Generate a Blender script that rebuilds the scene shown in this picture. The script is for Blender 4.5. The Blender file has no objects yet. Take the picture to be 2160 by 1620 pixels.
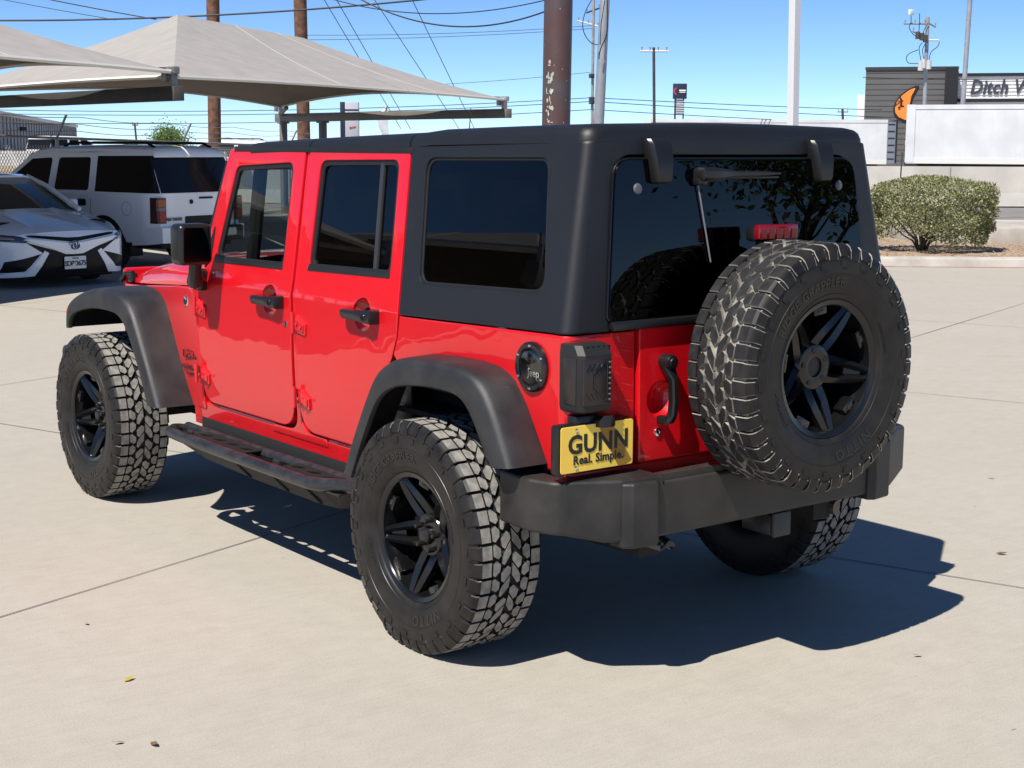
import bpy, bmesh, math, random
from mathutils import Vector, Matrix
random.seed(7)
SC = bpy.context.scene
COL = SC.collection
PI = math.pi
R = math.radians
sin, cos = math.sin, math.cos

# ------------------------------------------------------------------ camera
CAM = Vector((-3.7785, -4.2826, 1.7640))
FW = Vector((0.59845377, 0.78578906, -0.15616865))
RT = Vector((0.79601904, -0.60525092, 0.00500129))
UP = Vector((0.09059126, 0.12730626, 0.98771774))
FPX = 3184.8
cd = bpy.data.cameras.new('camera'); cd.sensor_width = 36.0; cd.lens = 36.0 * FPX / 2160.0
cd.clip_start = 0.05; cd.clip_end = 4000
co = bpy.data.objects.new('camera', cd); COL.objects.link(co)
co.matrix_world = Matrix(((RT.x, UP.x, -FW.x, CAM.x), (RT.y, UP.y, -FW.y, CAM.y), (RT.z, UP.z, -FW.z, CAM.z), (0, 0, 0, 1)))
SC.camera = co

# ------------------------------------------------------------------ sky, sun, exposure
SUNV = Vector((-0.65, -0.225, 1.0)).normalized()
w = bpy.data.worlds.new('World'); SC.world = w; w.use_nodes = True
nt = w.node_tree; bg = nt.nodes['Background']
sky = nt.nodes.new('ShaderNodeTexSky'); sky.sky_type = 'NISHITA'; sky.sun_disc = False
sky.sun_elevation = math.asin(SUNV.z); sky.sun_rotation = math.atan2(SUNV.x, SUNV.y)
sky.altitude = 200; sky.air_density = 0.45; sky.dust_density = 0.0; sky.ozone_density = 4.5
hs = nt.nodes.new('ShaderNodeHueSaturation'); hs.inputs['Saturation'].default_value = 1.09
nt.links.new(sky.outputs[0], hs.inputs['Color']); nt.links.new(hs.outputs[0], bg.inputs[0]); bg.inputs[1].default_value = 0.115
ld = bpy.data.lights.new('sun', 'SUN'); ld.energy = 5.0; ld.angle = R(0.5); ld.color = (1.0, 0.945, 0.86)
lo = bpy.data.objects.new('sun', ld); COL.objects.link(lo)
lo.rotation_euler = SUNV.to_track_quat('Z', 'Y').to_euler()
SC.view_settings.view_transform = 'Standard'; SC.view_settings.look = 'None'
SC.view_settings.exposure = 0.44; SC.view_settings.gamma = 1.0
SC.cycles.max_bounces = 8; SC.cycles.transparent_max_bounces = 24
SC.cycles.use_denoising = True

# ------------------------------------------------------------------ site frame (metres right of / ahead of the standing point)
FH = Vector((0.60588776, 0.79555014, 0)); RH = Vector((0.79555014, -0.60588776, 0))
def S(lat, dep, z=0.0):
    p = RH * lat + FH * dep
    return Vector((CAM.x + p.x, CAM.y + p.y, z))
def at(px, py, dep):
    """world point seen at a photo pixel, dep metres ahead"""
    d = FW + RT * ((px - 1080) / FPX) + UP * ((810 - py) / FPX)
    return CAM + d * (dep / d.dot(FH))

# ------------------------------------------------------------------ materials
MATS = {}
def new_mat(name):
    m = bpy.data.materials.new(name); m.use_nodes = True
    return m, m.node_tree, m.node_tree.nodes['Principled BSDF']
def setp(b, **k):
    names = dict(base='Base Color', rough='Roughness', metal='Metallic', spec='Specular IOR Level', coat='Coat Weight', crough='Coat Roughness', emit='Emission Color', es='Emission Strength')
    for a, v in k.items():
        if a in ('base', 'emit') and len(v) == 3: v = (*v, 1)
        b.inputs[names[a]].default_value = v
def mat(name, base, rough=0.5, metal=0.0, var=0.0, scale=8.0, bump=0.0, bscale=200.0, coat=0.0, spec=0.5, rvar=0.0, base2=None, coords='Object', crough=0.03, detail=6.0, lo_=0.35, hi_=0.65):
    if name in MATS: return MATS[name]
    m, t, b = new_mat(name)
    setp(b, base=base, rough=rough, metal=metal, coat=coat, crough=crough, spec=spec)
    tc = t.nodes.new('ShaderNodeTexCoord')
    if var or base2:
        n = t.nodes.new('ShaderNodeTexNoise'); n.inputs['Scale'].default_value = scale; n.inputs['Detail'].default_value = detail
        t.links.new(tc.outputs[coords], n.inputs['Vector'])
        r = t.nodes.new('ShaderNodeValToRGB')
        c2 = base2 or tuple(min(1, c * (1 + var)) for c in base)
        c1 = base if base2 else tuple(c * (1 - var) for c in base)
        r.color_ramp.elements[0].position = lo_; r.color_ramp.elements[0].color = (*c1, 1)
        r.color_ramp.elements[1].position = hi_; r.color_ramp.elements[1].color = (*c2, 1)
        t.links.new(n.outputs[0], r.inputs[0]); t.links.new(r.outputs[0], b.inputs['Base Color'])
        if rvar:
            mr = t.nodes.new('ShaderNodeMapRange'); mr.inputs[3].default_value = rough - rvar; mr.inputs[4].default_value = rough + rvar
            t.links.new(n.outputs[0], mr.inputs[0]); t.links.new(mr.outputs[0], b.inputs['Roughness'])
    if bump:
        n2 = t.nodes.new('ShaderNodeTexNoise'); n2.inputs['Scale'].default_value = bscale; n2.inputs['Detail'].default_value = 4
        t.links.new(tc.outputs[coords], n2.inputs['Vector'])
        bp = t.nodes.new('ShaderNodeBump'); bp.inputs['Strength'].default_value = bump; bp.inputs['Distance'].default_value = 0.002
        t.links.new(n2.outputs[0], bp.inputs['Height']); t.links.new(bp.outputs[0], b.inputs['Normal'])
    MATS[name] = m
    return m
def glass(name, tint, refl=1.0, rough=0.0):
    if name in MATS: return MATS[name]
    m, t, b = new_mat(name); t.nodes.remove(b)
    out = t.nodes['Material Output']
    tr = t.nodes.new('ShaderNodeBsdfTransparent'); tr.inputs[0].default_value = (*tint, 1)
    gl = t.nodes.new('ShaderNodeBsdfGlossy'); gl.inputs['Roughness'].default_value = rough; gl.inputs[0].default_value = (refl, refl, refl, 1)
    fr = t.nodes.new('ShaderNodeFresnel'); fr.inputs[0].default_value = 1.52
    mx = t.nodes.new('ShaderNodeMixShader')
    ge = t.nodes.new('ShaderNodeNewGeometry'); sb = t.nodes.new('ShaderNodeMath'); sb.operation = 'SUBTRACT'; sb.inputs[0].default_value = 1.0; ml = t.nodes.new('ShaderNodeMath'); ml.operation = 'MULTIPLY'
    t.links.new(ge.outputs['Backfacing'], sb.inputs[1]); t.links.new(sb.outputs[0], ml.inputs[0]); t.links.new(fr.outputs[0], ml.inputs[1])
    t.links.new(ml.outputs[0], mx.inputs[0]); t.links.new(tr.outputs[0], mx.inputs[1]); t.links.new(gl.outputs[0], mx.inputs[2]); t.links.new(mx.outputs[0], out.inputs[0])
    MATS[name] = m
    return m

RED = mat('red_paint', (0.60, 0.0022, 0.008), 0.45, coat=1.0, crough=0.015, spec=0.3)
RED2 = mat('red_paint_fittings', (0.60, 0.0035, 0.011), 0.4, coat=0.8)
def waviness(m, scale, dist):
    t = m.node_tree; b = t.nodes['Principled BSDF']; tc = t.nodes.new('ShaderNodeTexCoord'); n = t.nodes.new('ShaderNodeTexNoise'); n.inputs['Scale'].default_value = scale; n.inputs['Detail'].default_value = 2
    bp = t.nodes.new('ShaderNodeBump'); bp.inputs['Strength'].default_value = 1.0; bp.inputs['Distance'].default_value = dist
    t.links.new(tc.outputs['Object'], n.inputs['Vector']); t.links.new(n.outputs[0], bp.inputs['Height']); t.links.new(bp.outputs[0], b.inputs['Normal']); t.links.new(bp.outputs[0], b.inputs['Coat Normal'])
waviness(RED, 2.2, 0.007)
TOP = mat('black_grained_top', (0.0085, 0.009, 0.0108), 0.44, bump=0.30, bscale=700, var=0.12, scale=5)
FLARE = mat('black_grained_plastic', (0.015, 0.015, 0.0165), 0.5, bump=0.35, bscale=500, base2=(0.026, 0.026, 0.027), scale=9, rvar=0.08)
BUMP = mat('worn_black_plastic', (0.012, 0.0115, 0.011), 0.5, bump=0.35, bscale=400, base2=(0.032, 0.029, 0.026), scale=7, rvar=0.1)
STEEL = mat('black_steel', (0.016, 0.0165, 0.019), 0.3, bump=0.2, bscale=120, base2=(0.034, 0.035, 0.039), scale=20, rvar=0.08, spec=0.35)
SEAL = mat('black_seal', (0.008, 0.008, 0.009), 0.5)
GLOSSB = mat('gloss_black', (0.008, 0.008, 0.009), 0.16, spec=0.6)
RIM = mat('satin_black_rim', (0.006, 0.006, 0.0065), 0.2, spec=0.5)
SATIN = mat('satin_black', (0.009, 0.009, 0.0095), 0.34)
DARK = mat('dark_underbody', (0.010, 0.010, 0.010), 0.8)
GRAYM = mat('grey_metal', (0.28, 0.28, 0.28), 0.4, metal=0.9)
CHROME = mat('chrome', (0.75, 0.75, 0.76), 0.12, metal=1.0)
RUB = mat('sidewall_rubber', (0.0075, 0.007, 0.0065), 0.5, spec=0.35, base2=(0.019, 0.0165, 0.014), scale=14, rvar=0.1, bump=0.1, bscale=300)
RUBL = mat('raised_rubber', (0.013, 0.0125, 0.012), 0.38)
TREAD = mat('dusty_tread', (0.165, 0.157, 0.143), 0.85, base2=(0.285, 0.272, 0.245), scale=38, bump=0.4, bscale=250)
TREADS = mat('clean_tread', (0.011, 0.011, 0.012), 0.6, spec=0.3, base2=(0.024, 0.024, 0.025), scale=30, bump=0.3, bscale=250)
GROOVE = mat('dark_groove', (0.010, 0.0095, 0.009), 0.8)
GROOVES = mat('dust_filled_groove', (0.09, 0.084, 0.073), 0.85, base2=(0.33, 0.305, 0.26), scale=5, lo_=0.38, hi_=0.62)
GT_D = glass('privacy_glass', (0.05, 0.055, 0.06), 0.72)
GT_L = glass('front_glass', (0.74, 0.79, 0.77), 0.8)
GT_C = glass('clear_glass', (0.75, 0.8, 0.78))
SEATM = mat('dark_seat_cloth', (0.05, 0.05, 0.054), 0.85, var=0.2, scale=30)
INT = mat('dark_trim', (0.018, 0.018, 0.02), 0.7)
RLENS = mat('red_lens', (0.20, 0.004, 0.010), 0.12, coat=0.6)
SMOKE = mat('smoked_lens', (0.022, 0.016, 0.0155), 0.3)
AMBER = mat('amber_lens', (0.75, 0.2, 0.03), 0.15, coat=0.5)
WHITE = mat('white_marking', (0.78, 0.78, 0.76), 0.5)
BLACKI = mat('black_ink', (0.012, 0.012, 0.013), 0.5)

# ------------------------------------------------------------------ mesh builder
def curve_mesh(loops, th, bev, res=1):
    cu = bpy.data.curves.new('tmp', 'CURVE'); cu.dimensions = '2D'; cu.fill_mode = 'BOTH'
    cu.extrude = max(th / 2 - bev, 1e-5); cu.bevel_depth = bev; cu.bevel_resolution = res; cu.offset = -bev
    for L in loops:
        s = cu.splines.new('POLY'); s.points.add(len(L) - 1); s.use_cyclic_u = True
        for p, c in zip(s.points, L): p.co = (c[0], c[1], 0, 1)
    o = bpy.data.objects.new('tmp', cu); COL.objects.link(o)
    me = bpy.data.meshes.new_from_object(o)
    bpy.data.objects.remove(o); bpy.data.curves.remove(cu)
    return me
def text_mesh(s, size, depth, bold=0.0, shear=0.0, spacing=1.0, align='CENTER', res=3):
    cu = bpy.data.curves.new('tmp', 'FONT'); cu.body = s; cu.size = size; cu.extrude = depth / 2; cu.offset = bold; cu.shear = shear
    cu.space_character = spacing; cu.align_x = align; cu.align_y = 'CENTER'; cu.resolution_u = res
    o = bpy.data.objects.new('tmp', cu); COL.objects.link(o)
    me = bpy.data.meshes.new_from_object(o)
    bpy.data.objects.remove(o); bpy.data.curves.remove(cu)
    return me
def rounded(pts, r, n=4):
    """polygon corners rounded; r a number or per-corner list"""
    out = []; N = len(pts)
    for i, p in enumerate(pts):
        rr = r[i] if isinstance(r, (list, tuple)) else r
        p = Vector(p[:2]); a = Vector(pts[i - 1][:2]) - p; b = Vector(pts[(i + 1) % N][:2]) - p
        la, lb = a.length, b.length
        if rr <= 0 or la < 1e-6 or lb < 1e-6: out.append((p.x, p.y)); continue
        a /= la; b /= lb
        ang = a.angle(b)
        if ang > PI - 0.05: out.append((p.x, p.y)); continue
        t = min(rr / math.tan(ang / 2), la * 0.48, lb * 0.48)
        p0 = p + a * t; p1 = p + b * t
        for k in range(n + 1):
            s = k / n
            q = p0 * (1 - s) ** 2 + p * 2 * s * (1 - s) + p1 * s * s
            out.append((q.x, q.y))
    return out
def rect(x0, y0, x1, y1, r=0.0, n=4):
    q = [(x0, y0), (x1, y0), (x1, y1), (x0, y1)]
    return rounded(q, r, n) if r else q
def circ(cx, cy, r, n=24, ry=None):
    ry = ry or r
    return [(cx + r * cos(2 * PI * k / n), cy + ry * sin(2 * PI * k / n)) for k in range(n)]
def catmull(pts, n=6):
    P = [Vector(p) for p in pts]; out = []
    for i in range(len(P) - 1):
        p0 = P[max(i - 1, 0)]; p1 = P[i]; p2 = P[i + 1]; p3 = P[min(i + 2, len(P) - 1)]
        for k in range(n):
            t = k / n
            out.append(0.5 * ((2 * p1) + (p2 - p0) * t + (2 * p0 - 5 * p1 + 4 * p2 - p3) * t * t + (3 * p1 - p0 - 3 * p2 + p3) * t ** 3))
    out.append(P[-1]); return out

class MB:
    def __init__(s): s.bm = bmesh.new(); s.mi = 0; s.wn = False
    def _new(s, n0):
        s.bm.faces.ensure_lookup_table()
        for f in s.bm.faces[n0:]: f.material_index = s.mi
    def addmesh(s, me, func=None, cutu=(), cutv=(), M=None, merge=True):
        b = bmesh.new(); b.from_mesh(me); bpy.data.meshes.remove(me)
        if merge: bmesh.ops.remove_doubles(b, verts=b.verts, dist=1e-5)
        for k, L in ((0, cutu), (1, cutv)):
            for c in L:
                n = Vector((1, 0, 0)) if k == 0 else Vector((0, 1, 0)); p = n * c
                bmesh.ops.bisect_plane(b, geom=b.verts[:] + b.edges[:] + b.faces[:], plane_co=p, plane_no=n, dist=1e-6)
        for v in b.verts:
            if func: v.co = Vector(func(v.co.x, v.co.y, v.co.z))
            elif M: v.co = M @ v.co
        vol = 0.0
        for f in b.faces:
            v = [x.co for x in f.verts]
            for k in range(1, len(v) - 1): vol += v[0].dot(v[k].cross(v[k + 1]))
        if vol < 0: bmesh.ops.reverse_faces(b, faces=b.faces[:])
        m2 = bpy.data.meshes.new('t'); b.to_mesh(m2); b.free()
        n0 = len(s.bm.faces); s.bm.from_mesh(m2); bpy.data.meshes.remove(m2); s._new(n0)
        return s
    def panel(s, loops, th, bev, func=None, cutu=(), cutv=(), off=0.0, M=None, res=1):
        me = curve_mesh(loops, th, bev, res); s.wn = True
        z0 = off - th / 2
        if func: f = lambda u, v, w_: func(u, v, w_ + z0)
        elif M: f = lambda u, v, w_: M @ Vector((u, v, w_ + z0))
        else: f = lambda u, v, w_: (u, v, w_ + z0)
        return s.addmesh(me, f, cutu, cutv)
    def text(s, st, size, depth, func=None, M=None, off=0.0, **k):
        me = text_mesh(st, size, depth, **k)
        if func: f = lambda u, v, w_: func(u, v, w_ + off)
        else: f = lambda u, v, w_: M @ Vector((u, v, w_ + off))
        return s.addmesh(me, f, merge=False)
    def box(s, c, d, bev=0.0, M=None, seg=2, taper=None):
        b = bmesh.new(); bmesh.ops.create_cube(b, size=1.0)
        for v in b.verts:
            if taper and v.co.z > 0: v.co.x *= taper[0]; v.co.y *= taper[1]
            v.co = Vector((v.co.x * d[0], v.co.y * d[1], v.co.z * d[2]))
        if bev: bmesh.ops.bevel(b, geom=b.edges[:], offset=bev, segments=seg, affect='EDGES', profile=0.5)
        for v in b.verts:
            v.co = (M @ v.co if M else v.co) + Vector(c)
        m2 = bpy.data.meshes.new('t'); b.to_mesh(m2); b.free()
        n0 = len(s.bm.faces); s.bm.from_mesh(m2); bpy.data.meshes.remove(m2); s._new(n0); return s
    def hexa(s, p):
        """8 corners: bottom ring 0-3, top ring 4-7"""
        n0 = len(s.bm.faces); v = [s.bm.verts.new(Vector(q)) for q in p]
        for f in ((0, 3, 2, 1), (4, 5, 6, 7), (0, 1, 5, 4), (1, 2, 6, 5), (2, 3, 7, 6), (3, 0, 4, 7)): s.bm.faces.new([v[i] for i in f])
        s._new(n0); return s
    def loft(s, rings, closed=True, caps=True, loop=False):
        n0 = len(s.bm.faces); V = [[s.bm.verts.new(Vector(p)) for p in r] for r in rings]
        n = len(V[0]); m = len(V)
        for i in range(m if loop else m - 1):
            a, b = V[i], V[(i + 1) % m]
            for k in range(n if closed else n - 1):
                try: s.bm.faces.new((a[k], a[(k + 1) % n], b[(k + 1) % n], b[k]))
                except ValueError: pass
        if caps and closed and not loop:
            s.bm.faces.new(V[0][::-1]); s.bm.faces.new(V[-1])
        s._new(n0); return s
    def tube(s, pts, r, n=8, caps=True, loop=False):
        P = [Vector(p) for p in pts]; rings = []; m = len(P)
        t0 = (P[1] - P[0]).normalized(); up = Vector((0, 0, 1)) if abs(t0.z) < 0.9 else Vector((1, 0, 0))
        u = t0.cross(up).normalized()
        for i in range(m):
            if loop: t = (P[(i + 1) % m] - P[i - 1]).normalized()
            else: t = (P[min(i + 1, m - 1)] - P[max(i - 1, 0)]).normalized()
            u = (u - t * u.dot(t)).normalized(); v = t.cross(u)
            rr = r[i] if isinstance(r, (list, tuple)) else r
            rings.append([P[i] + (u * cos(2 * PI * k / n) + v * sin(2 * PI * k / n)) * rr for k in range(n)])
        return s.loft(rings, True, caps, loop)
    def lathe(s, prof, M=Matrix(), n=32, closed=False):
        """prof (r, a): a along local z"""
        rings = []
        for k in range(n):
            t = 2 * PI * k / n
            rings.append([M @ Vector((r * cos(t), r * sin(t), a)) for r, a in prof])
        return s.loft(rings, closed, False, True)
    def quad(s, *p):
        n0 = len(s.bm.faces); s.bm.faces.new([s.bm.verts.new(Vector(q)) for q in p]); s._new(n0); return s
    def out(s, name, mats, parent=None, sharp=35, recalc=False, flip=False):
        if recalc: bmesh.ops.recalc_face_normals(s.bm, faces=s.bm.faces[:])
        me = bpy.data.meshes.new(name); s.bm.to_mesh(me); s.bm.free()
        for m in (mats if isinstance(mats, (list, tuple)) else [mats]): me.materials.append(m)
        if sharp:
            me.shade_smooth(); me.set_sharp_from_angle(angle=R(sharp))
        o = bpy.data.objects.new(name, me); COL.objects.link(o)
        if parent: o.parent = parent
        if s.wn and sharp:
            wm = o.modifiers.new('weighted', 'WEIGHTED_NORMAL'); wm.mode = 'FACE_AREA'; wm.weight = 100; wm.keep_sharp = True
        return o
def out_each(b, name, mats, parent=None, sharp=35, recalc=False):
    """every loose piece of the builder becomes an object of its own"""
    bm = b.bm
    if recalc: bmesh.ops.recalc_face_normals(bm, faces=bm.faces[:])
    bm.verts.ensure_lookup_table(); seen = set(); res = []
    for v0 in bm.verts:
        if v0 in seen: continue
        comp = []; st = [v0]; seen.add(v0)
        while st:
            v = st.pop(); comp.append(v)
            for e in v.link_edges:
                q = e.other_vert(v)
                if q not in seen: seen.add(q); st.append(q)
        nb = MB(); nb.wn = b.wn; mp = {v: nb.bm.verts.new(v.co) for v in comp}
        fs = {f for v in comp for f in v.link_faces}
        for f in fs:
            g_ = nb.bm.faces.new([mp[v] for v in f.verts]); g_.material_index = f.material_index
        res.append(nb.out(name, mats, parent, sharp))
    bm.free(); return res
def tag(o, label, cat, group=None):
    o['label'] = label; o['category'] = cat
    if group: o['group'] = group
    return o
def struct(o, kind='structure'): o['kind'] = kind; return o
def empty(name, loc=(0, 0, 0), rz=0.0, parent=None):
    o = bpy.data.objects.new(name, None); COL.objects.link(o); o.location = loc; o.rotation_euler = (0, 0, rz)
    o.empty_display_size = 0.2
    if parent: o.parent = parent
    return o
def copy_tree(o, parent=None):
    c = o.copy(); COL.objects.link(c)
    if parent: c.parent = parent
    for ch in list(o.children): copy_tree(ch, c)
    return c

# ------------------------------------------------------------------ ground
def concrete():
    m, t, b = new_mat('lot_concrete'); N = t.nodes; L = t.links
    tc = N.new('ShaderNodeTexCoord')
    def noise(sc, det=8, rough=0.6, vec=None):
        n = N.new('ShaderNodeTexNoise'); n.inputs['Scale'].default_value = sc; n.inputs['Detail'].default_value = det; n.inputs['Roughness'].default_value = rough
        L.new(vec or tc.outputs['Object'], n.inputs['Vector']); return n.outputs[0]
    def ramp(f, a, c1, b_, c2):
        r = N.new('ShaderNodeValToRGB'); r.color_ramp.elements[0].position = a; r.color_ramp.elements[0].color = (*c1, 1)
        r.color_ramp.elements[1].position = b_; r.color_ramp.elements[1].color = (*c2, 1); L.new(f, r.inputs[0]); return r.outputs[0]
    def mixc(kind, f, a, b_):
        mx = N.new('ShaderNodeMix'); mx.data_type = 'RGBA'; mx.blend_type = kind
        if isinstance(f, float): mx.inputs[0].default_value = f
        else: L.new(f, mx.inputs[0])
        for i, x in ((6, a), (7, b_)):
            if isinstance(x, tuple): mx.inputs[i].default_value = (*x, 1)
            else: L.new(x, mx.inputs[i])
        return mx.outputs[2]
    c = ramp(noise(0.55, 6), 0.3, (0.412, 0.380, 0.325), 0.72, (0.442, 0.411, 0.356))
    c = mixc('MULTIPLY', 1.0, c, ramp(noise(9, 8, 0.7), 0.28, (0.92, 0.915, 0.91), 0.62, (1.0, 1.0, 1.0)))
    mp = N.new('ShaderNodeMapping'); mp.inputs['Rotation'].default_value = (0, 0, R(19)); mp.inputs['Scale'].default_value = (1.0, 9.0, 1.0)
    L.new(tc.outputs['Object'], mp.inputs[0])
    c = mixc('MULTIPLY', 1.0, c, ramp(noise(5, 7, 0.65, mp.outputs[0]), 0.34, (0.955, 0.95, 0.94), 0.56, (1.0, 1.0, 1.0)))
    c = mixc('MULTIPLY', 1.0, c, ramp(noise(160, 4, 0.7), 0.3, (0.78, 0.78, 0.78), 0.6, (1.0, 1.0, 1.0)))
    c = mixc('MULTIPLY', 1.0, c, ramp(noise(42, 5, 0.75), 0.22, (0.70, 0.69, 0.67), 0.40, (1.0, 1.0, 1.0)))
    c = mixc('MULTIPLY', 1.0, c, ramp(noise(1.7, 3, 0.5), 0.24, (0.93, 0.92, 0.91), 0.36, (1.0, 1.0, 1.0)))
    mp2 = N.new('ShaderNodeMapping'); mp2.inputs['Rotation'].default_value = (0, 0, R(-35)); mp2.inputs['Scale'].default_value = (1.0, 2.6, 1.0); L.new(tc.outputs['Object'], mp2.inputs[0])
    for sc_, th_, dk in ((1.9, 0.030, 0.55), (0.7, 0.016, 0.62)):
        vo = N.new('ShaderNodeTexVoronoi'); vo.inputs['Scale'].default_value = sc_; L.new(mp2.outputs[0], vo.inputs['Vector'])
        c = mixc('MULTIPLY', 1.0, c, ramp(vo.outputs['Distance'], th_ * 0.5, (dk, dk * 0.97, dk * 0.93), th_, (1.0, 1.0, 1.0)))
    L.new(c, b.inputs['Base Color']); b.inputs['Roughness'].default_value = 0.85; b.inputs['Specular IOR Level'].default_value = 0.3
    bp = N.new('ShaderNodeBump'); bp.inputs['Strength'].default_value = 0.25; bp.inputs['Distance'].default_value = 0.003
    L.new(noise(120, 6, 0.7), bp.inputs['Height']); L.new(bp.outputs[0], b.inputs['Normal'])
    return m
g = MB(); g.quad((-900, -900, 0), (900, -900, 0), (900, 900, 0), (-900, 900, 0))
struct(g.out('ground', concrete(), sharp=0))
JT = mat('joint_filler', (0.085, 0.078, 0.066), 0.9, base2=(0.15, 0.138, 0.118), scale=3)
gj = MB(); tj = Vector((0.944, 0.33, 0)); nj = Vector((-0.33, 0.944, 0))
def joint(o, d, l0, l1, wd=0.007):
    n = Vector((-d.y, d.x, 0)) * wd / 2; z = Vector((0, 0, 0.004)); m = 60
    prev = None
    for k in range(m + 1):
        p = o + d * (l0 + (l1 - l0) * k / m) + z; j = random.uniform(0.6, 1.25)
        cur = (p - n * j, p + n * j)
        if prev: gj.quad(prev[0], cur[0], cur[1], prev[1])
        prev = cur
for k in range(-3, 6): joint(nj * (1.82 + 4.57 * k), tj, -16, 24)
for k in range(-4, 6): joint(tj * (1.10 + 4.57 * k), nj, -11, 17)
struct(gj.out('expansion_joints', JT, sharp=0))

# ================================================================== the red off-road vehicle
jeep = tag(empty('off_road_vehicle'), 'red four-door off-road vehicle with black hard top and a spare wheel on its tailgate', 'suv')
CR = 0.042; XC = 0.79 - CR; YR = -0.64
def xs(z):
    if z < 1.0: return 0.79 - 0.022 * ((1.0 - z) / 0.4) ** 2
    if z < 1.16: return 0.79
    return 0.79 - 0.2 * (z - 1.16) - 0.00
def dyr(z): return 0.0 if z < 1.17 else 0.085 * (z - 1.17)
def U(y): return XC + CR * PI / 2 + (y - YR - CR)
def wrap(u, z, w=0.0):
    """u runs round the tub: 0 at the middle of the tail, positive to the +x side"""
    sg = 1 if u >= 0 else -1; a = abs(u); arc = CR * PI / 2
    if a <= XC: x, y, nx, ny = a, YR, 0, -1
    elif a <= XC + arc:
        th = (a - XC) / CR; x, y, nx, ny = XC + CR * sin(th), YR + CR - CR * cos(th), sin(th), -cos(th)
    else: x, y, nx, ny = 0.79, YR + CR + (a - XC - arc), 1, 0
    k = xs(z) / 0.79
    y += dyr(z) * max(0, min(1, 1 - (y - YR) / 0.3))
    return (sg * (x * k + nx * w), y + ny * w, z)
def wrear(x, z, w=0.0): return wrap(x * 0.79 / xs(z), z, w)
ARCU = [sg * (XC + CR * PI / 2 * k / 6) for k in range(0, 7) for sg in (-1, 1)]
ZC = [0.6, 0.65, 0.7, 0.76, 0.82, 0.88, 0.94, 1.0, 1.145, 1.16, 1.175, 1.19]
YC = [-0.5, -0.35, -0.1, 0.15]
def side(sx):
    return lambda y, z, w=0.0: (sx * (xs(z) + w), y, z)

# ---- flare outlines (y, z)
RF_O = [(0.50, 0.555), (0.432, 0.69), (0.335, 0.86), (0.266, 0.955), (0.19, 1.005), (0.10, 1.030), (-0.05, 1.040), (-0.20, 1.040), (-0.30, 1.030), (-0.375, 0.995), (-0.435, 0.925), (-0.49, 0.83), (-0.535, 0.745)]
RF_I = [(0.43, 0.545), (0.355, 0.69), (0.27, 0.83), (0.215, 0.885), (0.15, 0.917), (0.08, 0.935), (-0.05, 0.950), (-0.18, 0.952), (-0.25, 0.942), (-0.30, 0.915), (-0.345, 0.865), (-0.40, 0.785), (-0.445, 0.735)]
FF_O = [(2.145, 0.56), (2.225, 0.70), (2.36, 0.91), (2.44, 1.005), (2.52, 1.045), (2.62, 1.062), (2.76, 1.065), (2.90, 1.055), (3.04, 1.025), (3.15, 0.985), (3.215, 0.945), (3.235, 0.88), (3.238, 0.83)]
FF_I = [(2.25, 0.56), (2.315, 0.69), (2.43, 0.86), (2.50, 0.925), (2.56, 0.953), (2.64, 0.965), (2.76, 0.967), (2.90, 0.958), (3.03, 0.935), (3.12, 0.912), (3.165, 0.885), (3.185, 0.855), (3.19, 0.83)]
def flare(O, I, sx, xi=0.775):
    O = [(p.x, p.y) for p in catmull([Vector((*q, 0)) for q in O], 3)]; I = [(p.x, p.y) for p in catmull([Vector((*q, 0)) for q in I], 3)]
    rings = []
    for o, i in zip(O, I):
        o = Vector(o); i = Vector(i); d = i - o
        def q(x, f): p = o + d * f; return (sx * x, p.x, p.y)
        rings.append([q(xi, 0), q(0.80, -0.03), q(0.885, 0.0), q(0.912, 0.03), q(0.928, 0.11), q(0.936, 0.24), q(0.940, 0.6), q(0.938, 0.97), q(0.930, 1.03), q(0.918, 1.0), q(0.915, 0.55), q(0.89, 0.22), q(xi, 0.20)])
    return MB().loft(rings)
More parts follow.
